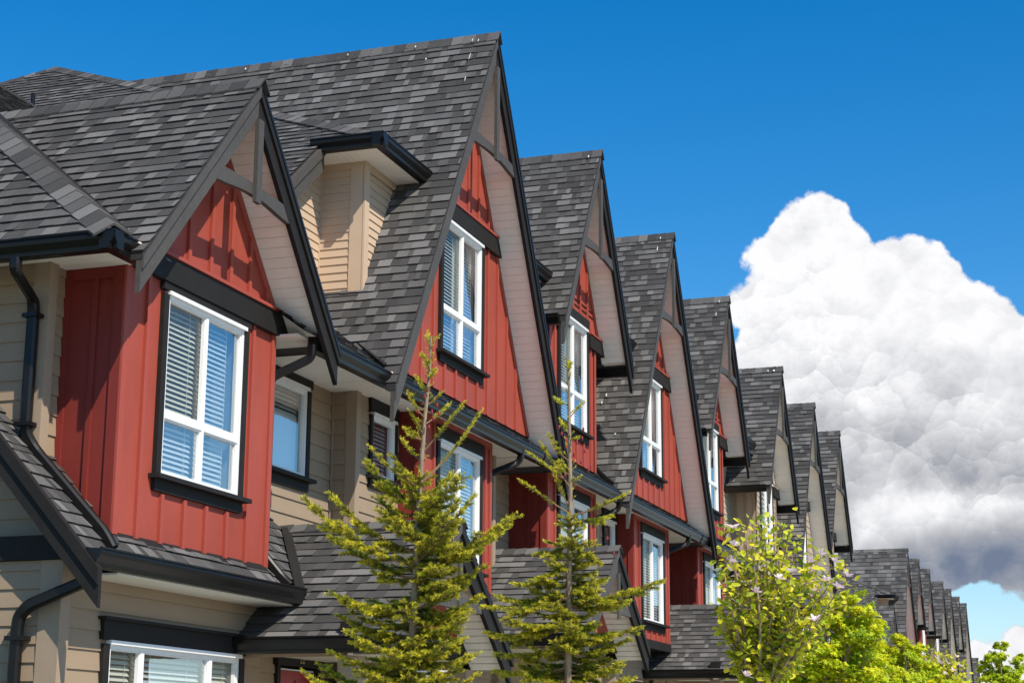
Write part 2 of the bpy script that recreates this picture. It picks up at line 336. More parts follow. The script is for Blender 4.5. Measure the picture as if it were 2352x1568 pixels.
def front(y0): return lambda u, z, n: (u, y0-n, z)
def side(x0): return lambda u, z, n: (x0-n, u, z)
def tbox(mb, T, u0, u1, z0, z1, n0, n1, tone=.5, m=0):
    mb.hexa([T(u0, z0, n0), T(u1, z0, n0), T(u1, z1, n0), T(u0, z1, n0), T(u0, z0, n1), T(u1, z0, n1), T(u1, z1, n1), T(u0, z1, n1)], tone, m)
def lap(mb, T, z0, z1, e, a0, a1, holes=(), lip=0.013, seed=0):
    """lap siding; a0(z), a1(z) give the horizontal limits (numbers or functions)"""
    fa = a0 if callable(a0) else (lambda z: a0); fb = a1 if callable(a1) else (lambda z: a1)
    z = z0
    while z < z1-1e-4:
        zt = min(z+e, z1); br = sorted(set([z, zt]+[h for H in holes for h in (H[2], H[3]) if z < h < zt]))
        for i in range(len(br)-1):
            za, zb = br[i], br[i+1]; zm = (za+zb)/2
            hs = sorted([(H[0], H[1]) for H in holes if H[2] < zm < H[3]]); segs = []; L0 = None
            cur = 'L'
            for (h0, h1) in hs: segs.append((cur, h0)); cur = h1
            segs.append((cur, 'R'))
            for (s0, s1) in segs:
                x0a, x0b = (fa(za), fa(zb)) if s0 == 'L' else (s0, s0)
                x1a, x1b = (fb(za), fb(zb)) if s1 == 'R' else (s1, s1)
                x1a = max(x1a, x0a); x1b = max(x1b, x0b)
                if x1a-x0a < 1e-4 and x1b-x0b < 1e-4: continue
                na = lip*(1-(za-z)/e)+.001; nb = lip*(1-(zb-z)/e)+.001
                mb.face([T(x0a, za, na), T(x1a, za, na), T(x1b, zb, nb), T(x0b, zb, nb)])
                if i == 0: mb.face([T(x0a, za, na), T(x1a, za, na), T(x1a, za, -.002), T(x0a, za, -.002)])
        z = zt
def panel(mb, T, x0, x1, bot, top, holes=(), extra=(), n=0.0):
    """flat panel cut in vertical strips so it can follow a sloping top and leave openings"""
    fb = bot if callable(bot) else (lambda x: bot); ft = top if callable(top) else (lambda x: top)
    br = sorted(set([x0, x1]+[h for H in holes for h in (H[0], H[1]) if x0 < h < x1]+[e for e in extra if x0 < e < x1]))
    for i in range(len(br)-1):
        a, b = br[i], br[i+1]; xm = (a+b)/2; hs = sorted([(H[2], H[3]) for H in holes if H[0] < xm < H[1]]); cur = None
        for (h0, h1) in hs:
            if cur is None: mb.face([T(a, fb(a), n), T(b, fb(b), n), T(b, h0, n), T(a, h0, n)])
            else: mb.face([T(a, cur, n), T(b, cur, n), T(b, h0, n), T(a, h0, n)])
            cur = h1
        if cur is None: mb.face([T(a, fb(a), n), T(b, fb(b), n), T(b, ft(b), n), T(a, ft(a), n)])
        elif ft(xm) > cur: mb.face([T(a, cur, n), T(b, cur, n), T(b, ft(b), n), T(a, ft(a), n)])
def battens(mb, T, xs, bot, top, holes=(), w=0.045, d=0.026):
    fb = bot if callable(bot) else (lambda x: bot); ft = top if callable(top) else (lambda x: top)
    for x in xs:
        z0 = fb(x); z1 = min(ft(x-w/2), ft(x+w/2)); segs = [(z0, z1)]
        for H in holes:
            if H[0] < x+w/2 and H[1] > x-w/2:
                ns = []
                for (a, b) in segs:
                    if H[2] > a: ns.append((a, min(b, H[2])))
                    if H[3] < b: ns.append((max(a, H[3]), b))
                segs = ns
        for (a, b) in segs:
            if b-a > .03: tbox(mb, T, x-w/2, x+w/2, a, b, 0.0005, d)
GP = [(0, 0), (0, -.135), (.075, -.135), (.084, -.128), (.088, -.10), (.098, -.085), (.118, -.055), (.122, -.03), (.118, -.015), (.128, -.008), (.128, 0.004), (.116, 0.004), (.110, -.02), (.108, -.05), (.07, -.115), (.008, -.12), (.008, 0)]
def gutter(mb, p0, p1, out, k=1.0):
    p0 = Vector(p0); p1 = Vector(p1); out = Vector(out); up = Vector((0, 0, 1))
    A = [p0+out*a*k+up*b*k for a, b in GP]; B = [p1+out*a*k+up*b*k for a, b in GP]; n = len(GP)
    for i in range(n):
        j = (i+1) % n; mb.face([A[i], A[j], B[j], B[i]])
    mb.face(A[:10]); mb.face(B[:10])

# ------------------------------------------------------------------ windows
def window(parent, T, x0, x1, z0, z1, style, hd=0.16, jamb=0.075, sill=True, trim=True, hdz=0.0, seed=0, blind='slats', lod=0, crown=False, sillw=0.10, apron=0.09, curtain=None, D=-.75):
    rnd = random.Random(seed)
    win = MB(); fw = 0.031; n1 = 0.026
    # frame is the window mesh itself; glass, blinds, trim hang from it
    tbox(win, T, x0, x0+fw, z0, z1, -.03, n1); tbox(win, T, x1-fw, x1, z0, z1, -.03, n1)
    tbox(win, T, x0+fw, x1-fw, z1-fw, z1, -.03, n1); tbox(win, T, x0+fw, x1-fw, z0, z0+fw*1.15, -.03, n1)
    panes = []; cells = []
    X0, X1, Z0, Z1 = x0+fw, x1-fw, z0+fw*1.15, z1-fw
    def bar(a, b, c, d, t=.03): tbox(win, T, a, b, c, d, -.025, n1-.004)
    if style == 'quad':
        zr = z0+(z1-z0)*.34; xm = (x0+x1)/2+.01; bar(X0, X1, zr-.03, zr+.03); bar(xm-.018, xm+.018, Z0, zr-.03); bar(xm-.018, xm+.018, zr+.03, Z1)
        cells = [(X0, xm-.018, Z0, zr-.03, 0), (xm+.018, X1, Z0, zr-.03, 0), (X0, xm-.018, zr+.03, Z1, 1), (xm+.018, X1, zr+.03, Z1, 0)]
    elif style == 'slider':
        xm = (x0+x1)/2; bar(xm-.025, xm+.025, Z0, Z1); cells = [(X0, xm-.025, Z0, Z1, 1), (xm+.025, X1, Z0, Z1, 0)]
    elif style == 'single': cells = [(X0, X1, Z0, Z1, 0)]
    elif style == 'triple':
        a = x0+(x1-x0)*.24; b = x0+(x1-x0)*.765; bar(a-.025, a+.025, Z0, Z1); bar(b-.025, b+.025, Z0, Z1)
        cells = [(X0, a-.025, Z0, Z1, 1), (a+.025, b-.025, Z0, Z1, 0), (b+.025, X1, Z0, Z1, 1)]
    for (a, b, c, d, s) in cells:
        g = MB(); panes.append((g, s)); g.face([T(a, c, -.012+(-.01 if s else 0)), T(b, c, -.012+(-.01 if s else 0)), T(b, d, -.012+(-.01 if s else 0)), T(a, d, -.012+(-.01 if s else 0))])
        i = .012        # sash lip round every pane
        for (p, q, r, u) in ((a, a+i, c, d), (b-i, b, c, d), (a+i, b-i, c, c+i), (a+i, b-i, d-i, d)): tbox(win, T, p, q, r, u, -.02, n1-.014)
    W = build(win, 'window', 'white_vinyl', parent)
    if sill is not None and crown is not None:
        drip = MB(); tbox(drip, T, x0-.01, x1+.01, z1-.001, z1+.03, .0, .055); build(drip, 'drip_cap', 'white_vinyl', W)
    for g, s in panes: build(g, 'screened_pane' if s else 'pane', 'screen_glass' if s else 'glass', W)
    bl = MB(); st = .042 if lod == 0 else .10
    if blind == 'slats':
        for (a, b, c, d, s) in cells:
            z = d-.03; gap = 0.0 if s else rnd.uniform(.02, .10); low = c
            bx = b-.01-(b-a)*(.14 if (style == 'quad' and not s and a > (x0+x1)/2-.1) else .0)
            while z > low:
                bl.face([T(a+.006, z, -.088), T(bx, z, -.088), T(bx, z-st*.72, -.066), T(a+.006, z-st*.72, -.066)]); z -= st
            if b-a > .2:
                for f in (.22, .78):
                    xx = a+(b-a)*f; tbox(bl, T, xx-.002, xx+.002, low, d, -.058, -.056)
    if blind == 'half':
        a, b, c, d = X0, X1, Z0+(Z1-Z0)*.0, Z1-(Z1-Z0)*.28
        bl.face([T(a, c, -.07), T(b, c, -.07), T(b, d, -.07), T(a, d, -.07)])
        z = Z1
        while z > d: bl.face([T(a+.006, z, -.088), T(b, z, -.088), T(b, z-st*.80, -.066), T(a+.006, z-st*.80, -.066)]); z -= st
    build(bl, 'blind', 'blind_slat', W)
    if curtain:
        cu = MB(); a = X0+(X1-X0)*curtain[0]; b = X0+(X1-X0)*curtain[1]; nn = 14
        for i in range(nn):
            ua, ub = a+(b-a)*i/nn, a+(b-a)*(i+1)/nn; na, nb = -.10-.015*(i % 2), -.10-.015*((i+1) % 2)
            sh = curtain[2]
            cu.face([T(ua, Z0+(Z1-Z0)*sh*(i/nn)**2, na), T(ub, Z0+(Z1-Z0)*sh*((i+1)/nn)**2, nb), T(ub, Z1, nb), T(ua, Z1, na)])
        build(cu, 'curtain', 'curtain', W)
    bk = MB()
    bk.face([T(x0, z0, D), T(x1, z0, D), T(x1, z1, D), T(x0, z1, D)])
    for (p, q) in (((x0, z0), (x0, z1)), ((x1, z0), (x1, z1)), ((x0, z0), (x1, z0)), ((x0, z1), (x1, z1))):
        bk.face([T(p[0], p[1], -.03), T(q[0], q[1], -.03), T(q[0], q[1], D), T(p[0], p[1], D)])
    build(bk, 'window_recess', 'room', W)
    if trim:
        t = MB(); tn = .045
        tbox(t, T, x0-jamb, x0, z0, z1, 0, tn-.006); tbox(t, T, x1, x1+jamb, z0, z1, 0, tn-.006)
        tbox(t, T, x0-jamb-.02, x1+jamb+.02, z1+.03, z1+.03+hd, 0, tn)
        if crown: tbox(t, T, x0-jamb-.05, x1+jamb+.05, z1+.03+hd, z1+.055+hd, 0, tn+.03)
        build(t, 'window_trim', 'black_trim', W)
    if sill:
        t = MB(); tbox(t, T, x0-jamb-.05, x1+jamb+.05, z0-.035, z0, 0, sillw); tbox(t, T, x0-jamb, x1+jamb, z0-.035-apron, z0-.035, 0, .035)
        build(t, 'window_sill', 'black_trim', W)
    return W

# ------------------------------------------------------------------ gable roof of the houses
def gable_roof(parent, zp, s, half, yf, yb, ywall, zc, seed, lod=0, lclip=None, sof='soffit_vinyl', perp=0.20, zs=3.66, name='gable_roof', collar=True, eave_cut=None):
    q = math.sqrt(1+s*s); tv = perp*q; ze = zp-s*half; sx = 1/q
    roof = MB(); V = Vector((1, 0, s)).normalized(); Ls = half*q
    O = Vector((-half, yf-.02, ze)); U = Vector((0, 1, 0))
    poly = [(0, 0), (yb-yf+.02, 0), (yb-yf+.02, Ls), (0, Ls)]
    if lclip: poly = clip(ccw(poly), ccw(lclip(O, V, poly, q)))
    if lod < 2: shingles(roof, O, U, V, poly, seed, coarse=1.0 if lod == 0 else 1.5, lift=1 if lod == 0 else 1.3)
    else: shingles(roof, O, U, V, poly, seed, e=.2, coarse=2.0, lift=1.4)
    # right-hand slope: full-length courses
    V2 = Vector((-1, 0, s)).normalized(); O2 = Vector((half, yf-.02, ze)); v = 0
    while v < Ls:
        a = O2+V2*v; b = O2+V2*min(Ls, v+.121); n = Vector((s, 0, 1)).normalized()
        roof.face([a+n*.014, a+U*(yb-yf)+n*.014, b+U*(yb-yf)+n*.002, b+n*.002], .4); roof.face([a+n*.014, a+U*(yb-yf)+n*.014, a+U*(yb-yf)-n*.004, a-n*.004], .1); v += .121
    g = build(roof, name, 'shingle', parent)
    deck = MB(); dt = .035*q
    lowl = -half
    xz = min(half, (zp-zs-.01-dt)/s)
    for sg in (-1, 1):
        P = [(sg*xz, zp-s*xz), (0, zp), (0, zp-dt), (sg*xz, zp-s*xz-dt)]
        deck.prism([(a, yf-.012, b-.002) for a, b in P], (0, ywall+.12-yf, 0))
        P = [(sg*half, ze), (sg*xz, zp-s*xz), (sg*xz, zp-s*xz-dt), (sg*half, ze-dt)]
        if xz < half: deck.prism([(a, yf-.012, b-.002) for a, b in P], (0, .10, 0))
    build(deck, 'roof_deck', 'deck', g)
    cap = MB(); cap_row(cap, (0, yf-.05, zp+.004), (0, yb, zp+.004), (-1, 0, -s), (1, 0, -s), seed+5, w=.15); build(cap, 'ridge_cap', 'shingle', g)
    for sg in (-1, 1):
        bb = MB(); x1 = sg*(half-.004)
        def P(t0, t1, e=0): return [(x1, zp-s*abs(x1)-t0-.006), (0, zp-t0-.006), (0, zp-t1), (x1, zp-s*abs(x1)-t1)]
        bb.prism([(a, yf, b) for a, b in P(dt*.2, tv)], (0, .042, 0))
        bb.prism([(a, yf-.022, b) for a, b in P(dt*.2, tv*.42)], (0, .0215, 0))
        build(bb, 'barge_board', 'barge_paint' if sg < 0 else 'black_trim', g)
        dpm = MB(); dpm.prism([(a, yf-.030, b) for a, b in P(-.004, dt*.2-.002 if sg < 0 else dt*.9)], (0, .0075, 0)); build(dpm, 'drip_edge', 'gutter_metal' if sg > 0 else 'deck', g)
    # soffit boards below the overhang
    sf = MB(); so_ = .145*q
    for sg in (-1, 1):
        L = (zp-so_-zs)/s*q; v = 0.0; w = .10 if lod == 0 else .2
        D = Vector((sg, 0, -s)).normalized(); Nn = Vector((-sg*s, 0, -1)).normalized(); base = Vector((0, yf+.043, zp-so_)); lo = base.copy()
        while v < L-.001:
            a = base+D*v; b = base+D*min(v+w-.006, L); c = base+D*min(v+w, L); Y = Vector((0, ywall-yf-.043, 0))
            sf.face([a, b, b+Y, a+Y]); k = Nn*-.007
            sf.face([b, b+k, b+k+Y, b+Y]); sf.face([b+k, c+k, c+k+Y, b+k+Y]); sf.face([c+k, c, c+Y, c+k+Y]); v += w
        xe_ = (zp-so_-zs)/s
        if xe_ < half-.04: sf.box(min(sg*xe_, sg*(half-.03)), max(sg*xe_, sg*(half-.03)), yf+.044, ywall-.001, zs-.012, zs)
    build(sf, 'soffit', sof, g)
    if collar:
        c = MB(); z0 = zc; inner = lambda z: (zp-tv-z)/s
        a = inner(z0)+.02; n = 10; top = []; bot = []
        for i in range(n+1):
            t = -1+2*i/n; xx = t*a; top.append((xx, yf+.004, z0+.015*(1-t*t))); ab = inner(z0-.15)+.02
            bot.append((t*ab if abs(t) > .99 else t*a*1.02, yf+.004, z0-.085-.055*t*t))
        c.prism(top+bot[::-1], (0, .045, 0)); build(c, 'collar_beam', 'barge_paint', g)
        p = MB(); p.box(-.045, .045, yf-.035, yf+.0035, z0-.15, zp-tv-.03); build(p, 'king_post', 'barge_paint', g)
    return g

YF = 6.585      # front of the barge boards
YW = 7.0        # gable walls and bays
def droppings(parent, pts, seed):
    mb = MB(); r = random.Random(seed)
    for (p, u, v, a, b) in pts:
        p = Vector(p); u = Vector(u); v = Vector(v); n = 7
        mb.face([p+u*a*math.cos(2*math.pi*i/n)*r.uniform(.7, 1.1)+v*b*math.sin(2*math.pi*i/n)*r.uniform(.7, 1.1) for i in range(n)])
    build(mb, 'bird_dropping', 'bird_dropping', parent)
def splat(root, s_, zp, lst, seed):
    ORG[0] = Vector((0, YW, GZ)); q = math.sqrt(1+s_*s_); V = Vector((1, 0, s_))/q; N_ = Vector((-s_, 0, 1))/q
    for (y, t, a, b) in lst: droppings(root, [(Vector((-t/q, y, zp-s_*t/q))+N_*.042, (0, 1, 0), V, a*.75, b*.7)], seed+int(t*100))

def eave_strip(parent, x0, x1, lod, seed, zoff=0.0):
    """gutter, soffit and narrow skirt roof over the second floor, in house coordinates"""
    r = MB(); s = .74; q = math.sqrt(1+s*s); shingles(r, (x0, 6.66, 3.645), (1, 0, 0), (0, 1, s), [(0, 0), (x1-x0, 0), (x1-x0, .56), (0, .56)], seed, e=.115, coarse=1.2)
    sk = build(r, 'skirt_roof', 'shingle', parent)
    d = MB(); d.prism([(x0, 6.66, 3.64), (x0, 7.12, 3.98), (x0, 7.12, 3.90), (x0, 6.68, 3.55)], (x1-x0, 0, 0)); build(d, 'roof_deck', 'deck', sk)
    g = MB(); gutter(g, (x0, 6.76, 3.65), (x1, 6.76, 3.65), (0, -1, 0)); build(g, 'gutter', 'gutter_metal', parent)
    f = MB(); n = max(1, int((x1-x0)/.30))
    for i in range(n):
        a = x0+(x1-x0)*i/n; b = x0+(x1-x0)*(i+1)/n; f.box(a+.003, b-.003, 6.762, 7.80, 3.615, 3.63)
    f.box(x0, x1, 6.762, 7.80, 3.631, 3.636); build(f, 'eave_soffit', 'soffit_vinyl', parent)

def bay(parent, x0, x1, z0, z1, yback, wx0, wx1, wz0, wz1, style, wall, seed, lod, hd=.17, battens_on=True, step=.35, blind='slats', curtain=None, bname='bay', trimmat='red_trim', sill=True, toptrim=True, whole=None):
    T = front(YW); b = MB(); hole = (wx0, wx1, wz0, wz1)
    panel(b, T, x0, x1, z0, z1, [hole], n=0)
    b.face([(x0, YW, z0), (x1, YW, z0), (x1, yback, z0), (x0, yback, z0)])
    B = build(b, bname, wall, parent)
    t = MB(); hm = [(wx0-.10, wx1+.10, wz0-.14, wz1+.03+hd)]
    w = .045; ctr = (x0+x1)/2; xs = []; k = 0
    x = x0+step*.92
    while x < x1-.12: xs.append(x); x += step
    xs = xs if battens_on else []
    battens(t, T, xs, z0, z1-(.10 if toptrim else 0), hm)
    for (a, c) in ((x0-.018, x0+.055), (x1-.055, x1+.018)): tbox(t, T, a, c, z0, z1, .0005, .021)
    if toptrim: tbox(t, T, x0+.055, x1-.055, z1-.10, z1, .0005, .019)
    L = side(x0); Rg = (lambda u, z, n: (x1+n, u, z))
    for S in (L, Rg):
        if t.f: build(t, 'battens', trimmat, B); t = MB()
        tbox(t, S, YW-.0, YW+.085, z0, z1, .0005, .018); tbox(t, S, yback-.06, yback, z0, z1, .0005, .018); tbox(t, S, YW+.085, yback-.06, z1-.10, z1, .0005, .016)
        for yy in [YW+.085+.16+.18*k for k in range(9) if YW+.085+.16+.18*k < yback-.12]: tbox(t, S, yy-.022, yy+.022, z0, z1-.1, .0005, .02)
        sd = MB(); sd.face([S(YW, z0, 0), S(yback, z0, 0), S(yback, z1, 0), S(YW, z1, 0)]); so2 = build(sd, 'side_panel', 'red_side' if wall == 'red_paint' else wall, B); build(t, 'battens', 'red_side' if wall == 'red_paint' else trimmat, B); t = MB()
    window(parent, T, wx0, wx1, wz0, wz1, style, hd=hd, seed=seed, lod=lod, blind=blind, curtain=curtain, sill=sill)
    return B

def small_parts_lap(parent, name, T, z0, z1, e, a0, a1, matn, holes=(), lip=.013):
    m = MB(); lap(m, T, z0, z1, e, a0, a1, holes, lip); return build(m, name, matn, parent)

# palettes: gable/bay wall, trim, recessed wall
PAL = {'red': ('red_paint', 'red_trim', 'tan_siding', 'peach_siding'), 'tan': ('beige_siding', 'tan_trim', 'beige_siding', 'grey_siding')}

def porch(parent, cx, zp, s, half, yf, yb, seed, lod, wall='red_paint'):
    """small gabled porch roof standing out over the entrance; cx in house coordinates"""
    q = math.sqrt(1+s*s); ze = zp-s*half
    r = MB(); U = (0, 1, 0); V = Vector((1, 0, s)).normalized(); shingles(r, (cx-half, yf-.02, ze), U, V, [(0, 0), (yb-yf, 0), (yb-yf, half*q), (0, half*q)], seed, coarse=1.0 if lod == 0 else 1.3)
    V2 = Vector((-1, 0, s)).normalized(); shingles(r, (cx+half, yf-.02, ze), U, V2, [(0, 0), (yb-yf, 0), (yb-yf, half*q), (0, half*q)], seed+1, coarse=3)
    g = build(r, 'porch_roof', 'shingle', parent)
    d = MB(); dt = .12*q
    for sg in (-1, 1):
        d.prism([(cx+sg*half, yf-.01, ze-.003), (cx, yf-.01, zp-.003), (cx, yf-.01, zp-.035*q), (cx+sg*half, yf-.01, ze-.035*q)], (0, yb-yf, 0))
    build(d, 'roof_deck', 'deck', g)
    cap = MB(); cap_row(cap, (cx, yf-.04, zp+.004), (cx, yb, zp+.004), (-1, 0, -s), (1, 0, -s), seed+2, w=.13); build(cap, 'ridge_cap', 'shingle', g)
    for sg in (-1, 1):
        b = MB(); tv = .22*q
        b.prism([(cx+sg*half, yf, ze-.01), (cx, yf, zp-.01), (cx, yf, zp-tv), (cx+sg*half, yf, ze-tv)], (0, .04, 0))
        b.prism([(cx+sg*half, yf-.025, ze-.01), (cx, yf-.025, zp-.01), (cx, yf-.025, zp-tv*.35), (cx+sg*half, yf-.025, ze-tv*.35)], (0, .024, 0))
        build(b, 'barge_board', 'barge_paint' if sg < 0 else 'black_trim', g)
        gt = MB(); gutter(gt, (cx+sg*(half+.0), yf+.05, ze+.02), (cx+sg*(half+.0), yb, ze+.02), (sg, 0, 0)); build(gt, 'gutter', 'gutter_metal', g)
    sf = MB(); so_ = .13*q
    for sg in (-1, 1):
        v = 0; L = half*q-.05; D = Vector((sg, 0, -s)).normalized(); base = Vector((cx, yf+.041, zp-so_))
        while v < L:
            a = base+D*v; b_ = base+D*min(v+.09, L); Y = Vector((0, .36, 0)); sf.face([a, b_, b_+Y, a+Y]); v += .10
        a = base
        b_ = base+D*L; sf.face([a+Vector((0, 0, .012)), b_+Vector((0, 0, .012)), b_+Vector((0, .36, .012)), a+Vector((0, .36, .012))])
    sf.box(cx-half+.02, cx+half-.02, yf+.4, yb, ze-.05, ze-.03); build(sf, 'soffit', 'soffit_vinyl', g)
    w = MB(); yw = yf+.40; zz = ze-.05
    w.prism([(cx-half+.2, yw, zz+.2), (cx+half-.2, yw, zz+.2), (cx, yw, zp-so_)], (0, .05, 0)); build(w, 'gable_wall', wall, g)
    bm = MB(); bm.box(cx-half+.03, cx+half-.03, yw-.03, yw+.12, zz, zz+.20); build(bm, 'beam', 'black_trim', g)
    for sg in (-1, 1):
        bm = MB(); bm.box(cx+sg*(half-.17)-.03, cx+sg*(half-.17)+.03, yw+.12, yb, zz-.08, zz-.002); build(bm, 'beam', 'tan_trim', g)
    c = MB(); c.box(cx-.62, cx+.62, yf+.005, yf+.04, ze+.35, ze+.47); c.box(cx-.04, cx+.04, yf-.02, yf+.0048, ze+.28, zp-.22*q-.02); build(c, 'collar_beam', 'barge_paint', g)
    for sg in (-1, 1):
        p = MB(); x = cx+sg*(half-.17); p.box(x-.09, x+.09, yw-.03, yw+.15, GZ, zz-.08); build(p, 'porch_post', 'tan_trim', g)
    return g

def main_body(parent, x0, x1, pal, end=None):
    """the plain mass of the house behind the facade: walls, upper roof with its gutter"""
    b = MB(); b.box(x0, x1, 7.80, 19.5, GZ, 6.17); build(b, 'rear_wall', pal[2], parent)
    r = MB()
    r.face([(x0, 6.98, 6.27), (x1, 6.98, 6.27), (x1, 13.39, 9.10), (x0, 13.39, 9.10)], .4); r.face([(x0, 13.39, 9.10), (x1, 13.39, 9.10), (x1, 19.9, 6.25), (x0, 19.9, 6.25)], .4)
    r.face([(x0, 6.98, 6.19), (x1, 6.98, 6.19), (x1, 19.9, 6.19), (x0, 19.9, 6.19)], .4)
    build(r, 'main_roof', 'shingle', parent)

def house_B(cx, dy=0, dz=0, pal='red', seed=1, lod=0, label='', group=None, left=-2.29, right=2.05, endbox=False, cat='townhouse', blinds=('slats', 'slats'), curt=None):
    P = PAL[pal]; base = Vector((0, YW, GZ)); ORG[0] = base
    root = thing('townhouse', label, cat, (cx, YW+dy, GZ+dz), group)
    zp, s, half = 8.375, 1.675, 2.89; q = math.sqrt(1+s*s)
    def lc(O, V, poly, q_):      # leave out what lies under the eave roof: z(v) >= 3.64+.74*(y-6.65)
        return [(0, -.01), (.12, -.01), (6.2, (4.1)*q_/s), (6.2, 9), (0, 9)]
    gable_roof(root, zp, s, half, YF, 12.3 if lod < 2 else 9.5, YW, 6.94, seed, lod, lc)
    tri = lambda x: zp-.145*q-s*abs(x)-.01
    T = front(YW); hole = (-.635, .635, 4.385, 5.93); zb = 3.93; xe = (zp-.145*q-zb)/s
    red = pal == 'red'
    gw = MB()
    if red: panel(gw, T, -xe, xe, zb, tri, [hole], extra=[0])
    else: lap(gw, T, zb, tri(0), .15, lambda z: -(tri(0)-z)/s, lambda z: (tri(0)-z)/s, [hole])
    W = build(gw, 'gable_wall', P[0], root)
    t = MB(); zt0, zt1 = 5.97, 6.18; xb = (tri(0)-zt0)/s
    if red:
        xs = [-1.93+.352*i for i in range(12)]; xs = [x for x in xs if abs(x) < xe-.12]
        hm = [(-.74, .74, 4.26, 6.2), (-2, 2, zt0, zt1)]
        battens(t, T, xs, zb, lambda x: tri(x)-.05, hm)
        for sg in (-1, 1):      # raking frieze board
            a = .075*q; t.prism([(sg*xe, YW-.019, zb), (0, YW-.019, tri(0)), (0, YW-.019, tri(0)-a), (sg*(xe-a/s), YW-.019, zb)], (0, .018, 0))
        build(t, 'battens', P[1], W)
    bd = MB(); xa = (tri(0)-zt1)/s; bd.prism([(-xb, YW-.06, zt0), (xb, YW-.06, zt0), (xa, YW-.06, zt1), (-xa, YW-.06, zt1)], (0, .058, 0)); build(bd, 'belly_band', 'black_trim', W)
    bd = MB(); bd.box(-xa, xa, YW-.075, YW-.001, zt1+.001, zt1+.03); build(bd, 'band_flashing', P[1], W)
    window(root, T, *hole[:2], *hole[2:], 'quad', hd=.01, seed=seed, lod=lod, blind=blinds[0], curtain=curt)
    eave_strip(root, -2.72, right, lod, seed+3)
    # second-floor bay
    bay(root, -1.10, 1.06, 1.75, 3.63, 7.28, -.66, .64, 2.02, 3.35, 'slider', P[0], seed+1, lod, hd=.15, step=.33, trimmat=P[1], blind=blinds[1], curtain=(0.0, .5, .0) if seed % 2 else None)
    bb = MB(); bb.box(-1.14, 1.10, YW-.03, 7.4, 1.62, 1.749); build(bb, 'bay_base', 'black_trim', root)
    # recessed wall with a small window, left of the bay
    T2 = front(7.28); sw = (left+.42, left+1.02, 2.80, 3.44)
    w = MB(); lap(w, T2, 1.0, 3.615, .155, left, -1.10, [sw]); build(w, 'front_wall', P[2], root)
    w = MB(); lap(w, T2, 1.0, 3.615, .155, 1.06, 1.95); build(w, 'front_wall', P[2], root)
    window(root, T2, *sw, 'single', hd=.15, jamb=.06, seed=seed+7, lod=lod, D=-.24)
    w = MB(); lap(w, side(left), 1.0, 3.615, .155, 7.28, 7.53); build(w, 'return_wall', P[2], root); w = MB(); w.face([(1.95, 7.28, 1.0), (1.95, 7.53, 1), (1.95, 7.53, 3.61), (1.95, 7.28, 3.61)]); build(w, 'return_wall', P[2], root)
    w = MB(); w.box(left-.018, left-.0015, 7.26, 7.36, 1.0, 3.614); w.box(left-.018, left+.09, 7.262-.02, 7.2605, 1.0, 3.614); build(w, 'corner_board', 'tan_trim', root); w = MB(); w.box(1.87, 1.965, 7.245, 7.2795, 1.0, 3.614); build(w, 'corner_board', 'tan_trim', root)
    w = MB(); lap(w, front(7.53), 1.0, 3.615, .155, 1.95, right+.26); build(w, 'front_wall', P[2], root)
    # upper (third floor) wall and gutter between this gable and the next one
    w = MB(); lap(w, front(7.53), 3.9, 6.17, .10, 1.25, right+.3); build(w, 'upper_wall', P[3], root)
    xg = (zp-6.24)/s; g = MB(); gutter(g, (xg, 6.99, 6.26), (right+1.05, 6.99, 6.26), (0, -1, 0)); build(g, 'upper_gutter', 'gutter_metal', root)
    f = MB(); f.box(xg+.06, right+1.0, 6.991, 7.55, 6.125, 6.14); build(f, 'eave_soffit', 'soffit_vinyl', root)
    # ground floor wall
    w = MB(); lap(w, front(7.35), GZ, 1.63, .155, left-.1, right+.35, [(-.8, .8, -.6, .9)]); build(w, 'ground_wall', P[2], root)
    window(root, front(7.35), -.8, .8, -.6, .9, 'slider', hd=.2, seed=seed+9, lod=lod)
    # downspout from the eave gutter, back under the soffit and down the bay's side
    d = MB(); d.sweep([(1.34, 6.70, 3.56), (1.34, 6.72, 3.42), (1.15, 7.04, 3.26), (1.125, 7.10, 3.15), (1.125, 7.10, 1.2)], .075, .06, (1, 0, 0)); build(d, 'downspout', 'gutter_metal', root)
    if endbox:
        B0 = left+.10        # x of the box's end wall (16.2 in the first block)
        zs = lambda x: zp+s*x
        w = MB(); lap(w, side(B0), 4.66, 6.16, .088, 7.29, 7.79, lip=.011); build(w, 'end_wall', 'peach_siding', root)
        w = MB(); lap(w, front(7.29), 4.66, 6.16, .088, B0, lambda z: (z-zp)/s+.03, lip=.011); build(w, 'upper_wall', 'peach_siding', root)
        w = MB(); lap(w, front(7.79), 4.2, 6.16, .088, lambda z: B0-1.35+max(0, (z-5.0)*1.0), B0, lip=.011); build(w, 'upper_wall', 'peach_siding', root)
        w = MB(); w.box(B0-.018, B0-.0015, 7.285, 7.43, 4.62, 6.158); w.box(B0-.018, B0+.10, 7.258, 7.2795, 4.62, 6.158); w.box(B0-.02, B0+.001, 7.77, 7.80, 4.6, 6.158)
        w.box(B0-.016, B0-.0015, 7.43, 7.76, 6.06, 6.158); w.box(B0+.10, B0+.9, 7.262, 7.2795, 6.05, 6.158); build(w, 'corner_board', 'peach_siding', root)
        w = MB(); w.box(B0-.05, B0-.001, 7.3, 7.8, 4.60, 4.655); build(w, 'base_flashing', 'black_trim', root)
        gx, gy = B0-.36, 6.99; xe2 = -(zp-6.24)/s
        g = MB(); gutter(g, (gx-.128, gy, 6.26), (xe2+.09, gy, 6.26), (0, -1, 0)); build(g, 'upper_gutter', 'gutter_metal', root); g = MB(); gutter(g, (gx, gy-.128, 6.2605), (gx, 7.70, 6.2605), (-1, 0, 0)); build(g, 'upper_gutter', 'gutter_metal', root)
        f = MB(); nn = 9
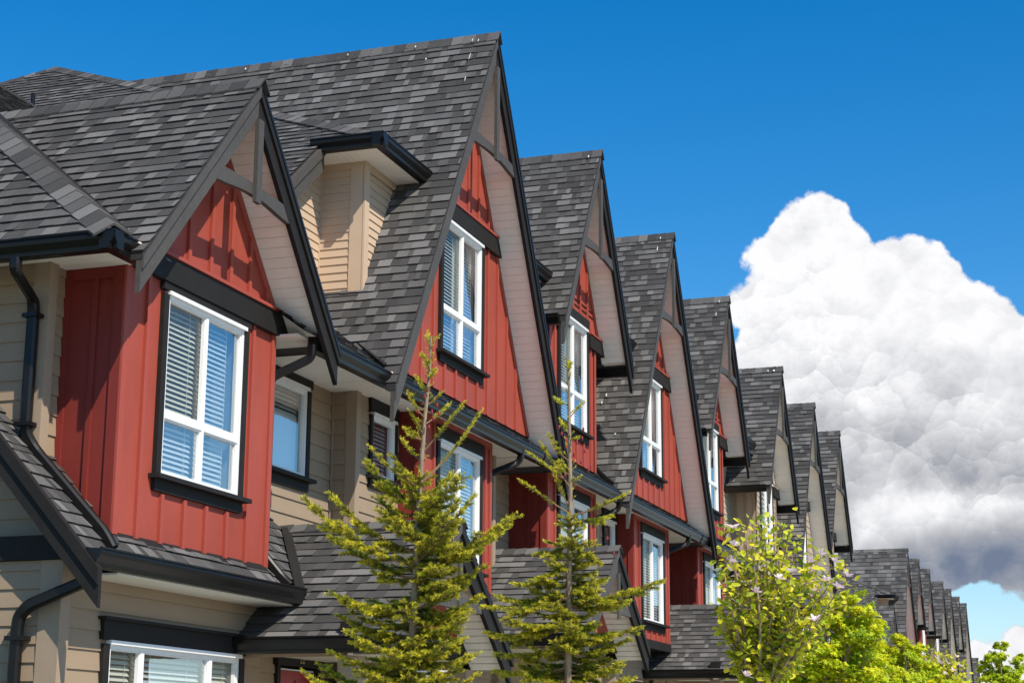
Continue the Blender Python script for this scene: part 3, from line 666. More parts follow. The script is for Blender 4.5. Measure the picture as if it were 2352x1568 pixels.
        for i in range(7): f.box(gx+.002, B0-.001, 7.29+i*.075, 7.29+i*.075+.069, 6.13, 6.145)
        for i in range(nn):
            a = gx+(xe2-gx)*i/nn; f.box(a+.002, gx+(xe2-gx)*(i+1)/nn-.002, gy+.001, 7.288, 6.13, 6.145)
        f.box(gx, xe2, gy+.001, 7.8, 6.1455, 6.150); build(f, 'eave_soffit', 'soffit_vinyl', root)
        # hipped main roof, end slope facing the street corner
        m = .835; h = 2.16/4.89; r = MB(); q2 = math.sqrt(1+m*m); px, py, pz = gx+3.50, 6.99+6.40, 6.24+3.50*m
        Vv = Vector((1, 0, m)).normalized(); Lv = 3.5*q2; Hy = 6.40
        shingles(r, (gx-.03, 6.94, 6.235), (0, 1, 0), Vv, [(0, 0), (13.2, 0), (Hy+.1, Lv), (Hy, Lv)], seed+21)
        # lower continuation behind the corner, ending in a raking edge
        shingles(r, (gx-.03-1.25, 7.62, 6.235-1.25*m), (0, 1, 0), Vv, [(0, 0), (6, 0), (6, 1.25*q2), (0, 1.25*q2)], seed+22)
        h1 = build(r, 'hip_roof', 'shingle', root)
        dk = MB(); dk.face([(gx-.03, 6.95, 6.225), (gx-.03, 20, 6.225), (px, py, pz-.02)]); dk.face([(gx-1.28, 7.62, 6.22-1.25*m), (gx-.03, 7.62, 6.22), (gx-.03, 14, 6.22), (gx-1.28, 14, 6.22-1.25*m)])
        dk.face([(gx-.03, 6.95, 6.225), (px, py, pz-.02), (px, py, 6.2), (px, 6.95, 6.2)])
        dk.prism([(gx-.03, 6.95, 6.20), (px, 6.95, 6.2), (px, py, pz-.03)], (0, 0, -.01)); build(dk, 'roof_deck', 'deck', h1)
        c = MB(); cap_row(c, (gx-.02, 6.95, 6.25), (px, py, pz+.01), (-1, 0, -m), (0, -1, -h), seed+23, w=.14); cap_row(c, (px, py, pz+.01), (gx, 20, 6.25), (-1, 0, -m), (0, 1, -h), seed+24, w=.14); build(c, 'hip_cap', 'shingle', h1)
        rk = MB(); a = .23*q2; rk.prism([(gx-1.25, 7.60, 6.23-1.25*m), (gx+.03, 7.60, 6.25), (gx+.03, 7.60, 6.25-a), (gx-1.25, 7.60, 6.23-1.25*m-a)], (0, .035, 0))
        rk.prism([(gx-1.25, 7.58, 6.23-1.25*m), (gx+.03, 7.58, 6.25), (gx+.03, 7.58, 6.25-a*.4), (gx-1.25, 7.58, 6.23-1.25*m-a*.4)], (0, .0195, 0)); build(rk, 'barge_board', 'barge_paint', h1)
        vt = MB(); vx, vy = -.89, 12.71; vz = 6.24+(vx-gx)*m
        vt.hexa([(vx-.22, vy-.2, vz-.10), (vx+.12, vy-.2, vz+.16), (vx+.12, vy+.35, vz+.16), (vx-.22, vy+.35, vz-.10), (vx-.14, vy-.14, vz+.12), (vx+.08, vy-.14, vz+.26), (vx+.08, vy+.28, vz+.26), (vx-.14, vy+.28, vz+.12)]); build(vt, 'roof_vent', 'gutter_metal', h1)
        pp = MB(); pp.tube([(-1.39, 12.07, 6.2+(-1.39-gx)*m-.1), (-1.39, 12.07, 7.78)], .028, 10); build(pp, 'vent_pipe', 'gutter_metal', h1)
    main_body(root, (left if not endbox else left+3.3), right, P)
    return root

def house_S(cx, dy=0, dz=0, pal='red', seed=1, lod=0, label='', group=None, left=-2.36, right=2.05, cat='townhouse', curt=None, blind='slats', nb=None):
    P = PAL[pal]; ORG[0] = Vector((0, YW, GZ)); root = thing('townhouse', label, cat, (cx, YW+dy, GZ+dz), group)
    zp, s, half = 8.375, 1.66, 1.69; q = math.sqrt(1+s*s); ze = zp-s*half; red = pal == 'red'
    gable_roof(root, zp, s, half, YF, 11.5 if lod < 2 else 8.6, YW, 6.94, seed, lod, zs=5.63)
    T = front(YW); tri = lambda x: zp-.145*q-s*abs(x)-.01
    hole = (-.63, .63, 4.385, 5.90); zb = 5.70
    # third-floor bay under the small gable
    B = MB(); x0, x1 = -1.09, 1.09
    panel(B, T, x0, x1, 3.93, 5.70, [hole]) if red else lap(B, T, 3.93, 5.70, .12, x0, x1, [hole])
    b = build(B, 'upper_bay', P[0], root)
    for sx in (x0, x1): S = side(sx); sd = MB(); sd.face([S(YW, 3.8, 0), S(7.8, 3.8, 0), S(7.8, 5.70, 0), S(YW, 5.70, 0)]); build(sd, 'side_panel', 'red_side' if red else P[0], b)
    t = MB(); hm = [(-.74, .74, 4.26, 6.1)]
    if red: battens(t, T, [-.86, -.52, -.18, .16, .50, .86], 3.93, 5.70, hm)
    for (a, c) in ((x0-.018, x0+.055), (x1-.055, x1+.018)): tbox(t, T, a, c, 3.93, 5.70, .0135, .024)
    for S in (side(x0), (lambda u, z, n: (x1+n, u, z))):
        for yy in (YW+.04, YW+.22, YW+.42): tbox(t, S, yy-.03, yy+.03, 3.9, 5.69, .0005, .018)
    build(t, 'battens', P[1], b)
    gw = MB(); xe = (tri(0)-zb)/s; hole2 = (-.71, .71, 5.6, 6.11)
    if red: panel(gw, T, -xe, xe, zb, tri, [(-.63, .63, 5.70, 5.90)], extra=[0])
    else: lap(gw, T, zb, tri(0), .15, lambda z: -(tri(0)-z)/s, lambda z: (tri(0)-z)/s, [(-.63, .63, 5.70, 5.90)])
    W = build(gw, 'gable_wall', P[0], root)
    t = MB()
    if red:
        battens(t, T, [-.70, -.35, 0, .35, .70], 5.90, lambda x: tri(x)-.05, hm)
        for sg in (-1, 1):
            a = .075*q; t.prism([(sg*xe, YW-.019, zb), (0, YW-.019, tri(0)), (0, YW-.019, tri(0)-a), (sg*(xe-a/s), YW-.019, zb)], (0, .018, 0))
        build(t, 'battens', P[1], W)
    bd = MB(); z0, z1 = 5.70, 5.895
    for sg in (-1, 1):
        bd = MB(); bd.prism([(sg*.72, YW-.06, z0), (sg*((tri(0)-z0)/s+.1), YW-.06, z0), (sg*((tri(0)-z1)/s), YW-.06, z1), (sg*.72, YW-.06, z1)], (0, .058, 0)); build(bd, 'belly_band', 'black_trim', W)
        bd = MB(); bd.box(min(sg*.72, sg*(xe-.12)), max(sg*.72, sg*(xe-.12)), YW-.075, YW-.001, z1+.001, z1+.025); build(bd, 'band_flashing', P[1], W)
    window(root, T, *hole, 'quad', hd=.15, seed=seed, lod=lod, blind=blind, curtain=curt)
    # the gutters on both low eaves of the small gable
    for sg in (-1, 1):
        g = MB(); gutter(g, (sg*(half-.03), YF+.06, ze+.01), (sg*(half-.03), 7.65, ze+.01), (sg, 0, 0)); build(g, 'eave_gutter', 'gutter_metal', root)
    d = MB(); d.sweep([(1.58, 7.40, 5.47), (1.58, 7.40, 5.34), (1.17, 7.10, 5.12), (1.13, 7.08, 5.0), (1.13, 7.08, 4.10), (1.26, 6.95, 3.93), (1.95, 6.80, 3.74)], .07, .055, (1, 0, 0)); build(d, 'downspout', 'gutter_metal', root)
    w = MB(); lap(w, front(7.53), 3.9, 6.17, .13, 1.09, right+1.1); build(w, 'upper_wall', P[3], root)
    w = MB(); lap(w, front(7.53), 3.9, 6.17, .13, -1.6, -1.09); build(w, 'upper_wall', P[3], root)
    g = MB(); xg = (zp-6.24)/s; gutter(g, (xg, 6.99, 6.26), (right+1.0, 6.99, 6.26), (0, -1, 0)); build(g, 'upper_gutter', 'gutter_metal', root)
    f = MB(); f.box(xg+.06, right+.95, 6.991, 7.55, 6.125, 6.14); build(f, 'eave_soffit', 'soffit_vinyl', root)
    eave_strip(root, left, right-.3 if nb is None else nb-2.73, lod, seed+3)
    bay(root, -1.14, 1.06, 1.75, 3.63, 7.53, -.66, .64, 2.02, 3.35, 'slider', P[0], seed+1, lod, hd=.15, step=.33, trimmat=P[1], blind='half' if seed % 2 else 'slats', curtain=(0., .4, .2))
    bb = MB(); bb.box(-1.18, 1.10, YW-.03, 7.6, 1.62, 1.749); build(bb, 'bay_base', 'black_trim', root)
    sw = (1.35, 1.80, 2.2, 3.3); w = MB(); lap(w, front(7.53), 1.0, 3.615, .155, left+.2, -1.14); build(w, 'front_wall', P[2], root); w = MB(); lap(w, front(7.53), 1.0, 3.615, .155, 1.06, right, [sw]); build(w, 'front_wall', P[2], root)
    window(root, front(7.53), *sw, 'single', hd=.15, jamb=.06, seed=seed+7, lod=lod)
    w = MB(); lap(w, front(7.35), GZ, 1.63, .155, left, right, [(-.8, .8, -.6, .9)]); build(w, 'ground_wall', P[2], root)
    window(root, front(7.35), -.8, .8, -.6, .9, 'slider', hd=.2, seed=seed+9, lod=lod)
    d = MB(); d.sweep([(1.34, 6.70, 3.56), (1.34, 6.72, 3.42), (1.15, 7.04, 3.26), (1.125, 7.10, 3.15), (1.125, 7.10, 1.2)], .075, .06, (1, 0, 0)); build(d, 'downspout', 'gutter_metal', root)
    main_body(root, left, right, P)
    return root

def house_end(cx, dy=0, dz=0, pal='red', seed=1, lod=0, label='', group=None, right=3.65, cat='townhouse', full=True):
    """the corner house of a block: two storeys, one broad low gable; numbers are world x minus 12.45"""
    P = PAL[pal]; ORG[0] = Vector((0, YW, GZ)); root = thing('townhouse', label, cat, (cx, YW+dy, GZ+dz), group)
    zp, s, half = 5.52, 1.14, 1.725; q = math.sqrt(1+s*s); C = 12.45; X = lambda x: x-C
    def lc(O, V, poly, q_): return [(0, -.01), (.10, -.01), (2.65, half*q_), (2.65, 9), (0, 9)]
    gable_roof(root, zp, s, half, YF, 9.25, YW, 4.60, seed, lod, lc, perp=.205, zs=3.645)
    tri = lambda x: zp-.145*q-s*abs(x)-.01
    T = front(YW); zt0, zt1 = 3.625, 3.83; xe = (tri(0)-zt1)/s
    gw = MB(); panel(gw, T, -xe, xe, zt1, tri, extra=[0]); W = build(gw, 'gable_wall', P[0], root)
    t = MB(); battens(t, T, [-.72, -.34, 0.02, .37, .72, 1.05], zt1, lambda x: tri(x)-.05)
    for sg in (-1, 1):
        a = .075*q; t.prism([(sg*xe, YW-.019, zt1), (0, YW-.019, tri(0)), (0, YW-.019, tri(0)-a), (sg*(xe-a/s), YW-.019, zt1)], (0, .018, 0))
    build(t, 'battens', P[1], W)
    bd = MB(); xb = (tri(0)-zt0)/s; bd.prism([(-xb, YW-.06, zt0), (xb, YW-.06, zt0), (xe, YW-.06, zt1), (-xe, YW-.06, zt1)], (0, .059, 0)); build(bd, 'belly_band', 'black_trim', W)
    bd = MB(); bd.box(-xe+.02, xe-.02, YW-.078, YW-.001, zt1+.001, zt1+.03); build(bd, 'band_flashing', P[1], W)
    # the big second-floor bay
    bay(root, X(11.20), X(13.69), 1.56, 3.624, 7.53, X(11.80), X(13.09), 2.085, 3.53, 'quad', P[0], seed+1, lod, hd=.06, step=.352, trimmat=P[1], toptrim=False)
    fl = MB(); fl.prism([(X(11.22), 6.955, 1.522), (X(11.22), 7.0, 1.572), (X(11.22), 7.0, 1.580), (X(11.22), 6.955, 1.530)], (2.45, 0, 0)); build(fl, 'base_flashing', 'black_trim', root)
    # recessed wall right of the bay with the tall window, and the end wall
    tw = (X(14.80), X(15.47), 2.60, 3.46)
    tw = (X(14.72), X(15.46), 2.62, 3.50)
    w = MB(); lap(w, front(7.53), 1.3, 3.615, .155, X(13.69), right, [tw]); build(w, 'front_wall', P[2], root)
    window(root, front(7.53), *tw, 'single', hd=.14, jamb=.075, seed=seed+4, lod=lod, blind='half')
    w = MB(); w.box(right-.03, right-.001, 7.50, 7.5155, 1.3, 3.614); build(w, 'corner_board', 'tan_trim', root)
    w = MB(); lap(w, front(7.53), 2.0, 3.615, .155, X(10.95), X(11.20)); build(w, 'front_wall', P[2], root)
    w = MB(); lap(w, side(X(10.95)), 1.51, 3.615, .150, 7.53, 14.0); build(w, 'end_wall', P[2], root)
    w = MB(); lap(w, side(X(10.95)), 1.51, 2.06, .15, lambda z: 7.0+(z-1.49)/1.1, 7.529); build(w, 'end_wall', P[2], root)
    w = MB(); lap(w, side(X(10.79)), GZ, 1.33, .130, 7.15, 14.0); build(w, 'end_wall', P[2], root)
    w = MB(); w.box(X(10.932), X(10.948), 7.512, 7.63, 1.95, 3.614); w.box(X(10.932), X(11.04), 7.49, 7.5115, 1.95, 3.614); build(w, 'corner_board', 'tan_trim', root); w = MB()
    w.box(X(10.772), X(10.788), 7.132, 7.29, GZ, 1.33); w.box(X(10.772), X(10.90), 7.11, 7.1315, GZ, 1.33); build(w, 'corner_board', 'tan_trim', root)
    bb = MB(); bb.box(X(10.745), X(10.96), 7.10, 14.0, 1.333, 1.508); build(bb, 'belly_band', 'black_trim', root)
    # ground floor front wall with the wide window
    gwn = (X(11.46), X(13.52), -.75, .775)
    w = MB(); lap(w, front(7.15), GZ, 1.25, .145, X(10.79), X(13.95), [gwn]); build(w, 'ground_wall', P[2], root)
    window(root, front(7.15), *gwn, 'triple', hd=.145, jamb=.085, seed=seed+6, lod=lod, crown=True)
    # eave roof over the ground floor, wrapping the bay
    s2 = 1.1; q2 = math.sqrt(1+s2*s2); V = Vector((0, 1, s2)).normalized(); zz = lambda y: 1.56+s2*(y-7.0); y0 = 6.84; XL = X(10.60)
    r = MB(); shingles(r, (XL, y0, zz(y0)), (1, 0, 0), V, [(0, 0), (X(11.2)-XL, 0), (X(11.2)-XL, .72*q2), (0, .72*q2)], seed+31, e=.125)
    shingles(r, (XL, y0, zz(y0)), (1, 0, 0), V, [(0, .72*q2), (.35, .72*q2), (.35, 2.0*q2), (0, 2.0*q2)], seed+32, e=.125)
    shingles(r, (X(11.2), y0, zz(y0)), (1, 0, 0), V, [(0, 0), (2.49, 0), (2.49, .17*q2), (0, .17*q2)], seed+33, e=.16)
    shingles(r, (X(13.69), y0, zz(y0)), (1, 0, 0), V, [(0, 0), (.24, 0), (1.17, .56*q2), (1.12, .69*q2), (0, .69*q2)], seed+34, e=.125)
    sk = build(r, 'skirt_roof', 'shingle', root)
    d = MB(); d.prism([(X(10.61), y0, zz(y0)-.005), (X(10.61), 7.53, zz(7.53)-.005), (X(10.61), 7.53, zz(7.53)-.06), (X(10.61), y0, zz(y0)-.06)], (3.08, 0, 0)); build(d, 'roof_deck', 'deck', sk)
    d = MB(); d.prism([(X(10.61), 7.53, zz(7.53)-.005), (X(10.61), 8.85, zz(8.85)-.005), (X(10.61), 8.85, zz(8.85)-.06), (X(10.61), 7.53, zz(7.53)-.06)], (.335, 0, 0)); build(d, 'roof_deck', 'deck', sk)
    d = MB(); d.face([(X(13.69), y0, zz(y0)-.005), (X(13.93), y0, zz(y0)-.005), (X(14.86), y0+.56, zz(y0+.56)-.005), (X(14.8), 7.53, zz(7.53)-.005), (X(13.69), 7.53, zz(7.53)-.005)]); build(d, 'roof_deck', 'deck', sk)
    b = MB(); a = .165*q2; ya, yb = 6.68, 8.85; bx = X(10.57)
    b.prism([(bx, ya, zz(ya)+.03), (bx, yb, zz(yb)+.03), (bx, yb, zz(yb)-a), (bx, ya, zz(ya)-a)], (.035, 0, 0)); build(b, 'barge_board', 'black_trim', sk)  # near-black colour on this end barge and its trim stands in for shade
    b = MB(); b.prism([(bx-.02, ya, zz(ya)+.03), (bx-.02, yb, zz(yb)+.03), (bx-.02, yb, zz(yb)-a*.35), (bx-.02, ya, zz(ya)-a*.35)], (.0195, 0, 0)); build(b, 'barge_trim', 'black_trim', sk)
    f = MB(); f.box(X(11.0), X(13.95), y0-.04, 7.15, 1.235, 1.25); build(f, 'eave_soffit', 'soffit_vinyl', sk)
    g = MB(); gutter(g, (X(10.57), 6.80, 1.385), (X(13.88), 6.80, 1.385), (0, -1, 0)); build(g, 'gutter', 'gutter_metal', root)
    # hipped roof of the two-storey corner
    sf, ss = .74, 1.24; ex, ey, ez = X(10.44), 6.66, 3.645; zr = 7.35; ry = ey+(zr-ez)/sf; rx = ex+(zr-ez)/ss
    qf, qs = math.sqrt(1+sf*sf), math.sqrt(1+ss*ss); r = MB()
    shingles(r, (ex, ey, ez), (0, 1, 0), Vector((1, 0, ss)).normalized(), [(0, 0), (2*(ry-ey), 0), (ry-ey+.01, (zr-ez)/ss*qs), (ry-ey, (zr-ez)/ss*qs)], seed+41)
    VV = Vector((0, 1, sf)).normalized(); Lr = (ry-ey)*qf
    shingles(r, (ex, ey, ez), (1, 0, 0), VV, [(0, 0), (.55, 0), (rx-ex+1.6, Lr), (rx-ex, Lr)], seed+42)
    shingles(r, (ex, ey, ez), (1, 0, 0), VV, [(rx-ex, Lr*.45), (X(17.6)-ex, Lr*.45), (X(17.6)-ex, Lr), (rx-ex, Lr)], seed+43, e=.13)
    h = build(r, 'hip_roof', 'shingle', root)
    d = MB(); d.face([(ex, ey, ez-.01), (ex, 2*ry-ey, ez-.01), (rx, ry, zr-.012)]); d.face([(ex, ey, ez-.01), (rx, ry, zr-.012), (X(17.6), ry, zr-.012), (X(17.6), ry-.3*(ry-ey), zr-.3*(zr-ez)-.012), (X(12.6), ey+2.3, ez+2.3*sf-.012), (X(11.3), ey, ez-.01)])
    d.face([(ex, 2*ry-ey, ez-.01), (X(17.6), 2*ry-ey, ez-.01), (X(17.6), ry, zr-.012), (rx, ry, zr-.012)]); build(d, 'roof_deck', 'deck', h)
    c = MB(); cap_row(c, (ex+.02, ey, ez+.012), (rx, ry, zr+.012), (-1, 0, -ss), (0, -1, -sf), seed+44, w=.17, h=.045); cap_row(c, (rx, ry, zr+.01), (X(17.6), ry, zr+.01), (0, -1, -sf), (0, 1, -sf), seed+45); build(c, 'hip_cap', 'shingle', h)
    # metal valley between the hip and the gable
    v = MB(); A = Vector((-half+.12, 6.80, ez+.10)); Bv = Vector((.0, 9.24, 5.545)); dx = Vector((-.075, -.02, .0)); v.prism([A+Vector((-.10, 0, .015)), Bv+Vector((-.10, 0, .03)), Bv+Vector((.03, 0, .045)), A+Vector((.03, 0, .03))], (0, 0, .012)); build(v, 'valley_flashing', 'black_trim', h)
    g = MB(); gutter(g, (X(10.56)-.128, 6.76, 3.65), (X(10.98), 6.76, 3.65), (0, -1, 0)); build(g, 'gutter', 'gutter_metal', root); g = MB(); gutter(g, (X(10.56), 6.76-.128, 3.6505), (X(10.56), 14, 3.6505), (-1, 0, 0)); build(g, 'gutter', 'gutter_metal', root)
    f = MB()
    for i in range(24): f.box(X(10.562), X(10.948), 6.765+i*.3, 6.765+i*.3+.294, 3.615, 3.63)
    for i in range(2): f.box(X(10.95)+i*.13, X(10.95)+i*.13+.126, 6.765, 7.53, 3.615, 3.63)
    f.box(X(10.562), X(11.2), 6.762, 14, 3.631, 3.636); build(f, 'eave_soffit', 'soffit_vinyl', root)
    # eave between this gable and the tall one
    xg0, xg1 = X(13.9), X(15.62)
    g = MB(); gutter(g, (xg0, 6.76, 3.65), (xg1, 6.76, 3.65), (0, -1, 0)); build(g, 'gutter', 'gutter_metal', root)
    r = MB(); shingles(r, (xg0-.3, 6.66, 3.645), (1, 0, 0), VV, [(0, 0), (1.95, 0), (3.2, 3.0), (-.4, 3.0)], seed+46, e=.125); e_ = build(r, 'eave_roof', 'shingle', root)
    d = MB(); d.face([(xg0-.3, 6.66, 3.635), (xg1, 6.66, 3.635), (xg1+1.25, 9.05, 5.40), (xg0-.7, 9.05, 5.40)]); build(d, 'roof_deck', 'deck', e_)
    f = MB(); n = 9
    for i in range(n):
        a = X(13.69)+1.97*i/n; b2 = X(13.69)+1.97*(i+1)/n; f.box(a+.003, b2-.003, 6.762, 7.80, 3.615, 3.63)
    f.box(X(13.69), X(15.66), 6.762, 7.8, 3.631, 3.636); build(f, 'eave_soffit', 'soffit_vinyl', root)
    v = MB(); A = Vector((X(15.60), 6.72, 3.70)); Bv = Vector((X(16.62), 8.25, 4.86)); v.prism([A+Vector((-.08, 0, .03)), Bv+Vector((-.08, 0, .03)), Bv+Vector((.05, 0, .06)), A+Vector((.05, 0, .06))], (0, 0, .012)); build(v, 'valley_flashing', 'black_trim', e_)
    b = MB(); b.box(X(10.98), right, 7.80, 19.5, GZ, 3.61); build(b, 'rear_wall', P[2], root)
    if full:
        # downspouts
        d = MB(); d.sweep([(X(10.50), 7.50, 3.53), (X(10.50), 7.50, 3.43), (X(10.86), 7.575, 3.30), (X(10.885), 7.585, 3.20), (X(10.885), 7.585, 2.29), (X(10.92), 7.52, 2.17), (X(10.98), 6.92, 1.54), (X(10.98), 6.84, 1.42)], .085, .065, (1, 0, 0)); D = build(d, 'downspout', 'gutter_metal', root)
        k = MB(); k.box(X(10.83), X(10.95), 7.52, 7.65, 3.17, 3.20); build(k, 'strap', 'gutter_metal', D); k = MB(); k.box(X(10.83), X(10.95), 7.52, 7.65, 2.34, 2.37); build(k, 'strap', 'gutter_metal', D)
        d = MB(); d.sweep([(X(13.86), 6.70, 3.56), (X(13.86), 6.70, 3.44), (X(13.73), 7.02, 3.26), (X(13.72), 7.06, 3.15), (X(13.72), 7.06, 1.72), (X(13.74), 6.99, 1.62), (X(13.76), 6.86, 1.47), (X(13.76), 6.78, 1.40)], .075, .06, (1, 0, 0)); build(d, 'downspout', 'gutter_metal', root)
        d = MB(); d.sweep([(X(10.68), 6.84, 1.24), (X(10.68), 6.86, 1.16), (X(10.69), 7.32, 1.0), (X(10.705), 7.40, .93), (X(10.705), 7.41, .84), (X(10.705), 7.41, GZ)], .085, .065, (1, 0, 0)); D = build(d, 'downspout', 'gutter_metal', root)
        k = MB(); k.box(X(10.655), X(10.79), 7.34, 7.48, .76, .79); build(k, 'strap', 'gutter_metal', D)
        po = porch(root, X(14.93), 2.06, .78, 1.46, 5.66, 7.5, seed+51, lod)
        # valley between skirt roof and porch roof
        v = MB(); v.prism([Vector(p) for p in ((X(13.88), 6.78, 1.33), (X(14.82), 7.42, 2.035), (X(14.93), 7.38, 2.045), (X(13.98), 6.74, 1.35))], (0, 0, .03)); build(v, 'valley_flashing', 'black_trim', sk)
        wl = MB(); lap(wl, front(7.53), GZ, 1.5, .145, X(13.9), right+.6, [(X(15.0), X(15.92), GZ, .80)]); build(wl, 'entrance_wall', P[2], root); wl = MB(); wl.face([(X(13.95), 7.15, GZ), (X(13.95), 7.53, GZ), (X(13.95), 7.53, 1.5), (X(13.95), 7.15, 1.3)]); build(wl, 'entrance_wall', P[2], root)
        dr = MB(); dr.box(X(15.06), X(15.86), 7.56, 7.60, GZ, .76); DR = build(dr, 'door', 'door_red', root)
        dp = MB()
        for (a, b2) in ((.10, .36), (.44, .70)):
            for (c0, c1) in ((-1.4, -.5), (-.4, .25), (.33, .68)): dp.box(X(15.06)+a, X(15.06)+b2, 7.548, 7.5595, c0, c1)
        build(dp, 'door_panel', 'door_red', DR)
        kn = MB(); kn.tube([(X(15.80), 7.56, -.6), (X(15.80), 7.50, -.6)], .03, 10); build(kn, 'handle', 'brass', DR)
        df = MB(); df.box(X(14.99), X(15.058), 7.49, 7.56, GZ, .80); df.box(X(15.862), X(15.93), 7.49, 7.56, GZ, .80); df.box(X(14.96), X(15.96), 7.47, 7.529, .80, .95); DF = build(df, 'door_frame', 'black_trim', root)
        ed = MB(); ed.box(X(15.059), X(15.861), 7.535, 7.5475, .762, .775); build(ed, 'weather_strip', 'white_vinyl', DF)
        tcu = bpy.data.curves.new('house_number', 'FONT'); tcu.body = '22'; tcu.size = .125; tcu.extrude = .004; tcu.align_x = 'CENTER'; tcu.space_character = 1.25; tcu.offset = 0.0008
        to = bpy.data.objects.new('tmp', tcu); COL.objects.link(to); bpy.context.view_layer.update()
        me = bpy.data.meshes.new_from_object(to.evaluated_get(bpy.context.evaluated_depsgraph_get())); bpy.data.objects.remove(to)
        me.name = 'house_number'; me.materials.clear(); me.materials.append(MATS['brass'])
        nb = bpy.data.objects.new('house_number', me); COL.objects.link(nb); nb.parent = DF; nb.rotation_euler = (R_(90), 0, 0); nb.scale = (.72, 1, 1)
        nb.location = Vector((X(15.46), 7.464, .83))-ORG[0]; nb['label'] = 'number 22 in pale slim digits on the black door lintel'
    return root

# ------------------------------------------------------------------ the blocks of houses
G1 = 'attached gabled townhouses of the first block'
house_end(12.45, seed=11, label='nearest corner townhouse with a low wide gable over a red bay and number 22 door', group=G1)
H1 = house_B(18.39, seed=21, endbox=True, label='tall red townhouse with the highest big gable, beside the peach sided upper corner', group=G1, right=2.05, curt=(.45, 1., .85))
H2 = house_S(22.80, seed=31, label='narrow red gabled townhouse right of the biggest gable, spruce tip before its window', group=G1, left=-2.3, right=2.0, curt=(.4, 1., .9), nb=4.29)
H3 = house_B(27.09, seed=41, label='second tall red gable townhouse, its lower bay just right of the second spruce', group=G1, left=-2.25, right=2.05, curt=(.55, 1., .8))
H4 = house_S(31.42, seed=51, label='last narrow red townhouse of the near block, magnolia beneath it', group=G1, left=-2.2, right=2.9, curt=(.0, .45, .3))
G2 = 'attached beige gabled townhouses of the second block'
H5 = house_S(36.85, dz=-.21, pal='tan', seed=61, lod=1, label='first beige sided narrow gable townhouse right of the red houses', group=G2, left=-1.9, right=2.0, curt=(.1, .6, .1), nb=4.2)
H6 = house_B(41.05, dz=-.21, pal='tan', seed=71, lod=1, label='beige townhouse with the long gable, middle one of the beige block', group=G2, left=-2.1, right=1.9)
H7 = house_S(44.95, dz=-.21, pal='tan', seed=81, lod=1, label='last beige gable townhouse standing against the grey cloud', group=G2, left=-2.0, right=1.6)
G3 = 'distant gabled townhouses of the third block'
DY = 1.76; DZ3 = .16
house_end(69.9, dy=DY, dz=DZ3, seed=91, lod=2, full=False, label='distant corner townhouse with a low gable above the yellow green maple', group=G3, right=3.6)
TL = [('B', 75.5, 'red', 'distant big gable with the broadest dark roof above the maple'), ('S', 79.7, 'red', 'distant narrow gable just right of the broadest far roof'), ('S', 84.2, 'red', 'third far gable, its white window strip above the far pink magnolia'),
      ('S', 90.5, 'tan', 'fourth far gable with pale soffit, after the wider roof gap'), ('B', 94.8, 'tan', 'fifth far gable, long pale soffit running down behind the shrubs'), ('S', 99.6, 'tan', 'sixth far gable, short pale soffit between two long ones'), ('B', 104.1, 'tan', 'farthest high gable at the right end of the far row')]
for i, (k, x, p, l) in enumerate(TL):
    nx = TL[i+1][1] if i < 6 else x+4; r_ = (nx-x)/2
    (house_B if k == 'B' else house_S)(x, dy=DY, dz=DZ3, pal=p, seed=100+i*7, lod=2, label=l, group=G3, **(dict(left=-2.1, right=r_, endbox=(i == 0)) if k == 'B' else dict(left=-2.1, right=r_, nb=(nx-x if i < 6 and TL[i+1][0] == 'B' else None))))
house_end(110.6, dy=DY, dz=DZ3+.1, seed=171, lod=2, full=False, pal='tan', label='lowest farthest townhouse roof at the very end of the street', group=G3, right=3.0)

# porches over the other entrances belong to their houses
def add_porch(root, cxw, seed, lod=0):
    ORG[0] = Vector((0, YW, GZ)); porch(root, cxw-root.location.x, 2.44, .80, 1.42, 5.73, 7.5, seed, lod)
add_porch(H2, 20.54, 301); add_porch(H4, 29.25, 302); add_porch(H5, 34.2, 303, 1)

# bird droppings on the near roofs
splat(H1, 1.675, 8.375, [(6.78, .12, .008, .05), (6.86, .10, .008, .04), (6.83, .42, .007, .10), (7.6, .08, .012, .03), (8.5, .06, .012, .03), (9.9, .07, .014, .03), (6.80, .85, .006, .07), (7.4, .36, .014, .025)], 1)
splat(H2, 1.66, 8.375, [(6.72, .12, .014, .04)], 2)
splat(H3, 1.675, 8.375, [(6.76, .10, .012, .05), (6.78, .35, .010, .09), (7.2, 3.55, .015, .06), (7.25, 3.7, .012, .04), (6.95, 4.35, .02, .02)], 3)
splat(H4, 1.66, 8.375, [(6.72, .12, .012, .05), (6.75, .45, .010, .09)], 4)
splat(H5, 1.66, 8.375, [(6.72, .10, .03, .05), (6.85, .10, .02, .04)], 5)
ORG[0] = Vector((0, 0, 0))

# ------------------------------------------------------------------ ground
def struct(mb, name, m):
    ORG[0] = Vector((0, 0, 0)); o = build(mb, name, m); o['kind'] = 'structure'; return o
g = MB(); g.face([(-600, -600, GZ), (1500, -600, GZ), (1500, 900, GZ), (-600, 900, GZ)]); struct(g, 'ground', 'lawn')
g = MB(); g.box(-60, 300, -9, -2.0, GZ-.3, GZ+.012); struct(g, 'road', 'asphalt')
g = MB(); g.box(-60, 300, -1.85, 5.2, GZ-.3, GZ+.12); struct(g, 'pavement', 'concrete')
g = MB(); g.box(-60, 300, -2.0, -1.85, GZ-.3, GZ+.125); struct(g, 'kerb', 'concrete')
g = MB(); g.box(51, 65, 1.2, 60, GZ-.3, GZ+.012); struct(g, 'side_street', 'asphalt')

